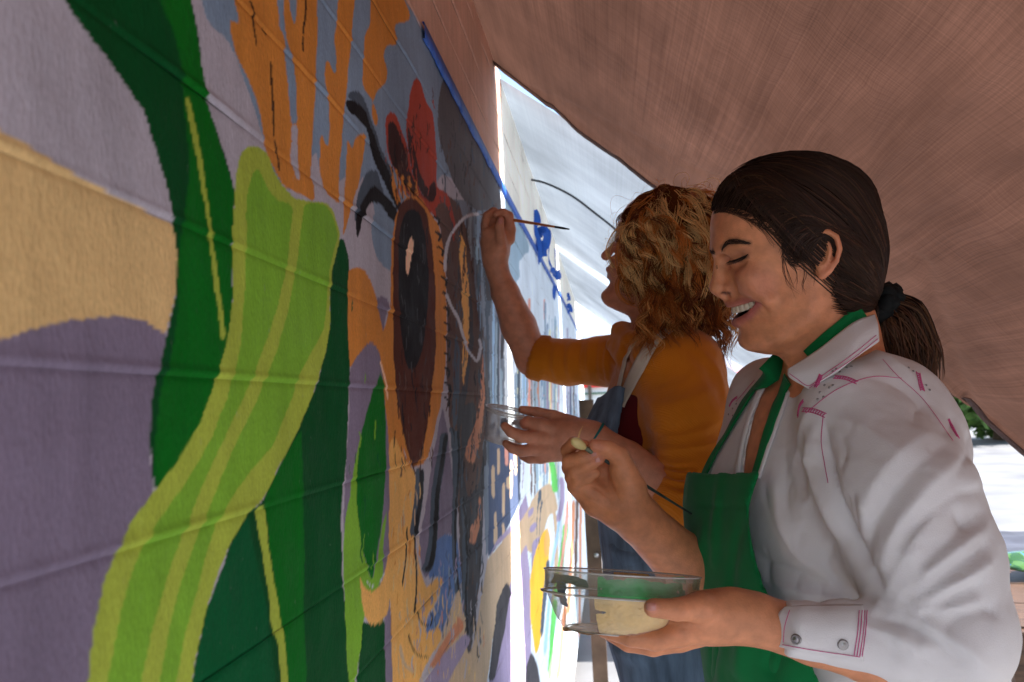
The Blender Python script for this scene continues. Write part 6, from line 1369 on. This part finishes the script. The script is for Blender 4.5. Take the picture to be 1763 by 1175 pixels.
q = np.array([h_[0] for h_ in hang]); strands('curls', q, np.tile(np.interp(t_, [0, .1, .75, 1], [.6, 1, .8, .1]) * .00062, (len(q), 1)), M_HAIR2, HAIR2, 3, np.array([h_[1] for h_ in hang]))
# drawn-back hair over the crown and fine frizz
P_, r_, c_ = curls(36, .2, 2.9, .55, 1.5, .96, 24, (.45, .75), (-.3, .1), .0008, (.001, .0035), 10, .009, (3, 7)); strands('crown_hair', P_, r_, M_HAIR2, HAIR2, 4, c_)
P_, r_, c_ = curls(90, .75, 3.1, -.2, 1.4, 1.14, 30, (.3, .9), (-1.3, -.3), .0003, (.004, .012), 1, .001, (10, 26)); strands('frizz', P_, r_, M_HAIR2, HAIR2, 3, c_)
# ------------------------------------------------------------------ clear plastic tubs, paint and brushes
def mat_plastic(name, tint, haze=.22, rough=.12):
    m, N, L, B = new_mat(name); out = N['Material Output']
    B.inputs['Base Color'].default_value = tint; B.inputs['Roughness'].default_value = rough; B.inputs['Specular IOR Level'].default_value = .6
    tr = N.new('ShaderNodeBsdfTransparent'); tr.inputs[0].default_value = (.97, .97, .96, 1)
    lw = N.new('ShaderNodeLayerWeight'); lw.inputs[0].default_value = .35; tc = N.new('ShaderNodeTexCoord'); nz = N.new('ShaderNodeTexNoise'); nz.inputs['Scale'].default_value = 40; nz.inputs['Detail'].default_value = 5; L.new(tc.outputs['Object'], nz.inputs[0])
    mr = N.new('ShaderNodeMapRange'); mr.inputs[1].default_value = .35; mr.inputs[2].default_value = .7; mr.inputs[3].default_value = haze * .6; mr.inputs[4].default_value = haze * 1.6; L.new(nz.outputs[0], mr.inputs[0])
    ad = N.new('ShaderNodeMath'); ad.operation = 'ADD'; ad.use_clamp = True; L.new(mr.outputs[0], ad.inputs[0]); ml = N.new('ShaderNodeMath'); ml.operation = 'MULTIPLY'; ml.inputs[1].default_value = .6; L.new(lw.outputs['Facing'], ml.inputs[0]); L.new(ml.outputs[0], ad.inputs[1])
    ms = N.new('ShaderNodeMixShader'); L.new(ad.outputs[0], ms.inputs[0]); L.new(tr.outputs[0], ms.inputs[1]); L.new(B.outputs[0], ms.inputs[2]); L.new(ms.outputs[0], out.inputs[0]); return m
M_RIM = mat_plastic('plastic_rim', lin(214, 210, 204), .60, .2); M_TUB = mat_plastic('clear_plastic', lin(196, 190, 176), .11, .16); M_CUP = mat_plastic('clear_cup', lin(220, 214, 212), .42, .12)
def paint_mat(name, c): return mat_basic(name, c, .35, .12, 60, .2, 120, spec=.5)
M_PY = paint_mat('yellow_paint', lin(244, 204, 132)); M_PG = paint_mat('green_paint', lin(30, 176, 88)); M_PB = paint_mat('blue_paint', lin(30, 100, 150)); M_PR = paint_mat('red_paint_dab', lin(120, 40, 46)); M_PO = paint_mat('orange_paint', lin(190, 140, 70)); M_PW = paint_mat('white_paint_dab', lin(214, 208, 208)); M_PD = paint_mat('dark_green_paint', lin(10, 70, 50))
def smear(name, mat, parent, prof, c, R, th0, th1, h0, h1, seed, thr=.0, off=-.0012, sc=9, n=220, m=60):
    """paint sticking to the inner wall of a tub: only the noisy patch of the surface is kept"""
    hs = [p[1] for p in prof]; rs = [p[0] for p in prof]; o = np.argsort(hs); hs = np.array(hs)[o]; rs = np.array(rs)[o]
    T_, H_ = np.meshgrid(np.linspace(th0, th1, n), np.linspace(h0, h1, m), indexing='ij'); r = np.interp(H_, hs, rs) + off; r = r + .0006 * vnoise(np.stack([T_ * 20, H_ * 500, 0 * T_ + seed], -1).reshape(-1, 3)).reshape(T_.shape)
    v = np.stack([r * np.cos(T_), r * np.sin(T_), H_], -1).reshape(-1, 3); u = (T_ - th0) / (th1 - th0); w = (H_ - h0) / (h1 - h0)
    k = fbm(np.stack([T_ * sc * .5, H_ * 90, 0 * T_ + seed], -1).reshape(-1, 3), 3).reshape(T_.shape) + 1.6 * np.minimum(np.minimum(u, 1 - u) * 4, np.minimum(w * 3 + .2, (1 - w) * 3)) - .75 > thr
    i = np.arange(n * m).reshape(n, m); q = np.stack([i[:-1, :-1], i[1:, :-1], i[1:, 1:], i[:-1, 1:]], -1); kk = k[:-1, :-1] & k[1:, 1:]; f = q[kk]
    if len(f) == 0: return
    us, inv = np.unique(f, return_inverse=True); return mesh_obj(name, v[us] @ np.asarray(R).T + c, inv.reshape(f.shape), mat, parent)
# the bowl held by the woman in white
bc = P(1070, 987, .818); v0 = ray(1070, 987); nz_ = UP - v0 * (UP @ v0); nz_ /= np.linalg.norm(nz_); nz_ = nz_ - v0 * .035 - RIGHT * -.022; nz_ /= np.linalg.norm(nz_)
bx = RIGHT - nz_ * (RIGHT @ nz_); bx /= np.linalg.norm(bx); by = np.cross(nz_, bx); RB = np.stack([bx, by, nz_], 1); k = .818 / FPX
BOWL = thing('plastic_bowl', 'clear plastic bowl with yellow paint and green smears held in one palm', 'bowl', tuple(bc))
out_ = [(60, -95), (88, -94.5), (100, -90), (112, -72), (122, -50), (127, -38)]
prof = [(0.01 * k, -94 * k)] + [(r * k, h * k) for r, h in out_] + [(129 * k, -37 * k), (138 * k, -36 * k), (138.5 * k, -33.5 * k), (130 * k, -32 * k), (131 * k, -15 * k), (133 * k, 0), (134.5 * k, .5 * k), (134 * k, 1.8 * k), (131.5 * k, 1.5 * k), (128.5 * k, -30 * k)] 
mb = MB(); mb.revolve(prof, 96, bc, RB); mb.obj('tub', M_TUB, BOWL)
def ring(c, R, r, h, t, n=80): return [c + R @ np.array([r * math.cos(a), r * math.sin(a), h]) for a in np.linspace(0, 2 * math.pi, n)]
for r_, h_, t_ in ((136, -35, .0011), (133.5, .5, .0008), (92, -93, .0007)):
    mb = MB(); mb.tube(ring(bc, RB, r_ * k, h_ * k, t_), t_, 6, False); mb.obj('rim', M_RIM, BOWL)
ip = [(r * k - .0009, h * k) for r, h in out_] + [(128.5 * k - .0008, -32 * k), (131 * k - .0008, 0)]
smear('yellow_paint', M_PY, BOWL, ip, bc, RB, -2.05, -.02, -93 * k, -34 * k, 2.0, -1.3, -.0008, 5); smear('yellow_paint', M_PY, BOWL, ip, bc, RB, -.45, .3, -72 * k, -12 * k, 5.0, -.5, -.0006, 6)
smear('orange_paint', M_PO, BOWL, ip, bc, RB, .75, 1.55, -36 * k, -3 * k, 7.5, -.6); smear('green_paint', M_PG, BOWL, ip, bc, RB, -2.0, -.75, -36 * k, -3 * k, 3.3, -.62, -.0006, 13); smear('dark_green_paint', M_PD, BOWL, ip, bc, RB, -2.9, -2.1, -22 * k, -1 * k, 4.4, .1); smear('green_paint', M_PG, BOWL, ip, bc, RB, -.6, -.1, -22 * k, -1 * k, 8.1, .1); smear('blue_paint', M_PB, BOWL, ip, bc, RB, -2.75, -2.45, -62 * k, -10 * k, 1.4, .1); smear('red_paint', M_PR, BOWL, ip, bc, RB, -2.85, -2.5, -42 * k, -34 * k, 6.2, -.2); smear('green_paint', M_PG, BOWL, ip, bc, RB, .3, .7, -14 * k, -1 * k, 3.9, -.1)
v, f = grid(40, 12, lambda u, v: np.stack([(v * 98 * k) * np.cos(u * 6.2832), (v * 98 * k) * np.sin(u * 6.2832), -90 * k + .0012 * np.sin(9 * u * 6.28) * v + .004 * v * np.cos(u * 6.28)], -1)); mesh_obj('yellow_paint', v @ RB.T + bc, f, M_PY, BOWL)
# the cup held by the curly haired woman
cc = P(877, 707, 1.262); cz = UP * .93 + RIGHT * .20 - FWD * .06; cz /= np.linalg.norm(cz); cx = RIGHT - cz * (RIGHT @ cz); cx /= np.linalg.norm(cx); RC = np.stack([cx, np.cross(cz, cx), cz], 1); k2 = 1.262 / FPX
CUP = thing('plastic_cup', 'small clear plastic cup with blue paint marks held near the wall', 'cup', tuple(cc))
pf = [(.01 * k2, -56 * k2), (30 * k2, -56 * k2), (34 * k2, -52 * k2), (36 * k2, -30 * k2), (38 * k2, -6 * k2), (41.5 * k2, -4 * k2), (42 * k2, 0), (40.5 * k2, 1.5 * k2), (38.5 * k2, 0), (37.5 * k2, -5 * k2)]
mb = MB(); mb.revolve(pf, 64, cc, RC); mb.obj('tub', M_CUP, CUP)
for r_, h_, t_ in ((41.5, 0, .0013), (41, -4.5, .0010), (32, -55, .0009)):
    mb = MB(); mb.tube(ring(cc, RC, r_ * k2, h_ * k2, t_), t_, 6, False); mb.obj('rim', M_RIM, CUP)
ic = [(33 * k2, -52 * k2), (35 * k2, -30 * k2), (37 * k2, -5 * k2)]
for a, b, h0, h1, sd in ((-1.95, -1.55, -34, -8, 1.0), (-2.5, -2.15, -44, -22, 2.2), (-2.05, -1.75, -46, -28, 3.1)): smear('blue_paint', M_PB, CUP, ic, cc, RC, a, b, h0 * k2, h1 * k2, sd, 0, -.0006)
smear('grey_paint', paint_mat('grey_paint', lin(120, 120, 128)), CUP, ic, cc, RC, -3.3, -2.5, -50 * k2, -14 * k2, 4.6, .0); smear('grey_paint', paint_mat('grey_wash', lin(150, 146, 150)), CUP, ic, cc, RC, -1.5, -.4, -20 * k2, -6 * k2, 5.6, .15)
# thin brush of the painter on the left
b0 = on_wall(823, 370) + np.array([.004, 0, 0]); b1 = P(980, 395, 1.435)
BR = thing('paintbrush', 'thin wooden paintbrush with black tipped handle touching the mural', 'paintbrush', tuple((b0 + b1) / 2))
ln_ = lambda t: b0 + (b1 - b0) * t
mb = MB(); mb.tube([ln_(x) for x in (0, .03, .07, .13)], [.0006, .0022, .0028, .0022], 8); mb.obj('bristles', mat_basic('pale_bristle', lin(196, 170, 160), .7, .2, 300), BR)
mb = MB(); mb.tube([ln_(x) for x in (.125, .19, .25)], [.0024, .0027, .0028], 10); mb.obj('ferrule', mat_basic('copper_ferrule', lin(190, 140, 100), .35, metallic=.7), BR)
mb = MB(); mb.tube([ln_(x) for x in np.linspace(.245, .86, 10)], np.interp(np.linspace(.245, .86, 10), [.245, .4, .86], [.0028, .0033, .0020]), 10); mb.obj('handle', mat_basic('varnished_wood', lin(190, 112, 60), .35, .15, 50), BR)
mb = MB(); mb.tube([ln_(x) for x in (.855, .93, 1)], [.00215, .0022, .0012], 10); mb.obj('handle_tip', M_DARK, BR)
# brush of the woman in white, loaded with cream paint
c0, c1 = P(984, 757, .908), P(1190, 885, .985); ln_ = lambda t: c0 + (c1 - c0) * t
BQ = thing('paintbrush', 'dark thin paintbrush loaded with cream paint held between finger and thumb', 'paintbrush', tuple((c0 + c1) / 2))
mb = MB(); mb.tube([ln_(x) for x in (0, .02, .05, .085, .11)], [.0018, .0052, .0062, .0048, .0022], 10); mb.obj('bristles', paint_mat('cream_paint', lin(226, 206, 140)), BQ)
mb = MB(); mb.tube([ln_(x) for x in (.10, .16, .23)], [.0026, .0030, .0030], 10); mb.obj('ferrule', mat_basic('grubby_metal', lin(110, 116, 96), .5, .4, 120, metallic=.4), BQ)
mb = MB(); mb.tube([ln_(x) for x in np.linspace(.225, 1, 12)], np.interp(np.linspace(.225, 1, 12), [.225, .4, 1], [.0024, .0024, .0012]), 10); mb.obj('handle', mat_basic('dark_handle', lin(46, 62, 58), .5, .5, 150), BQ)
mb = MB()
for kx in range(3): mb.tube([ln_(.04), ln_(.06) + UP * (.008 + .003 * kx), ln_(.07 + .01 * kx) + UP * (.016 + .004 * kx)], .00025, 4)
mb.obj('stray_bristle', M_PY, BQ)
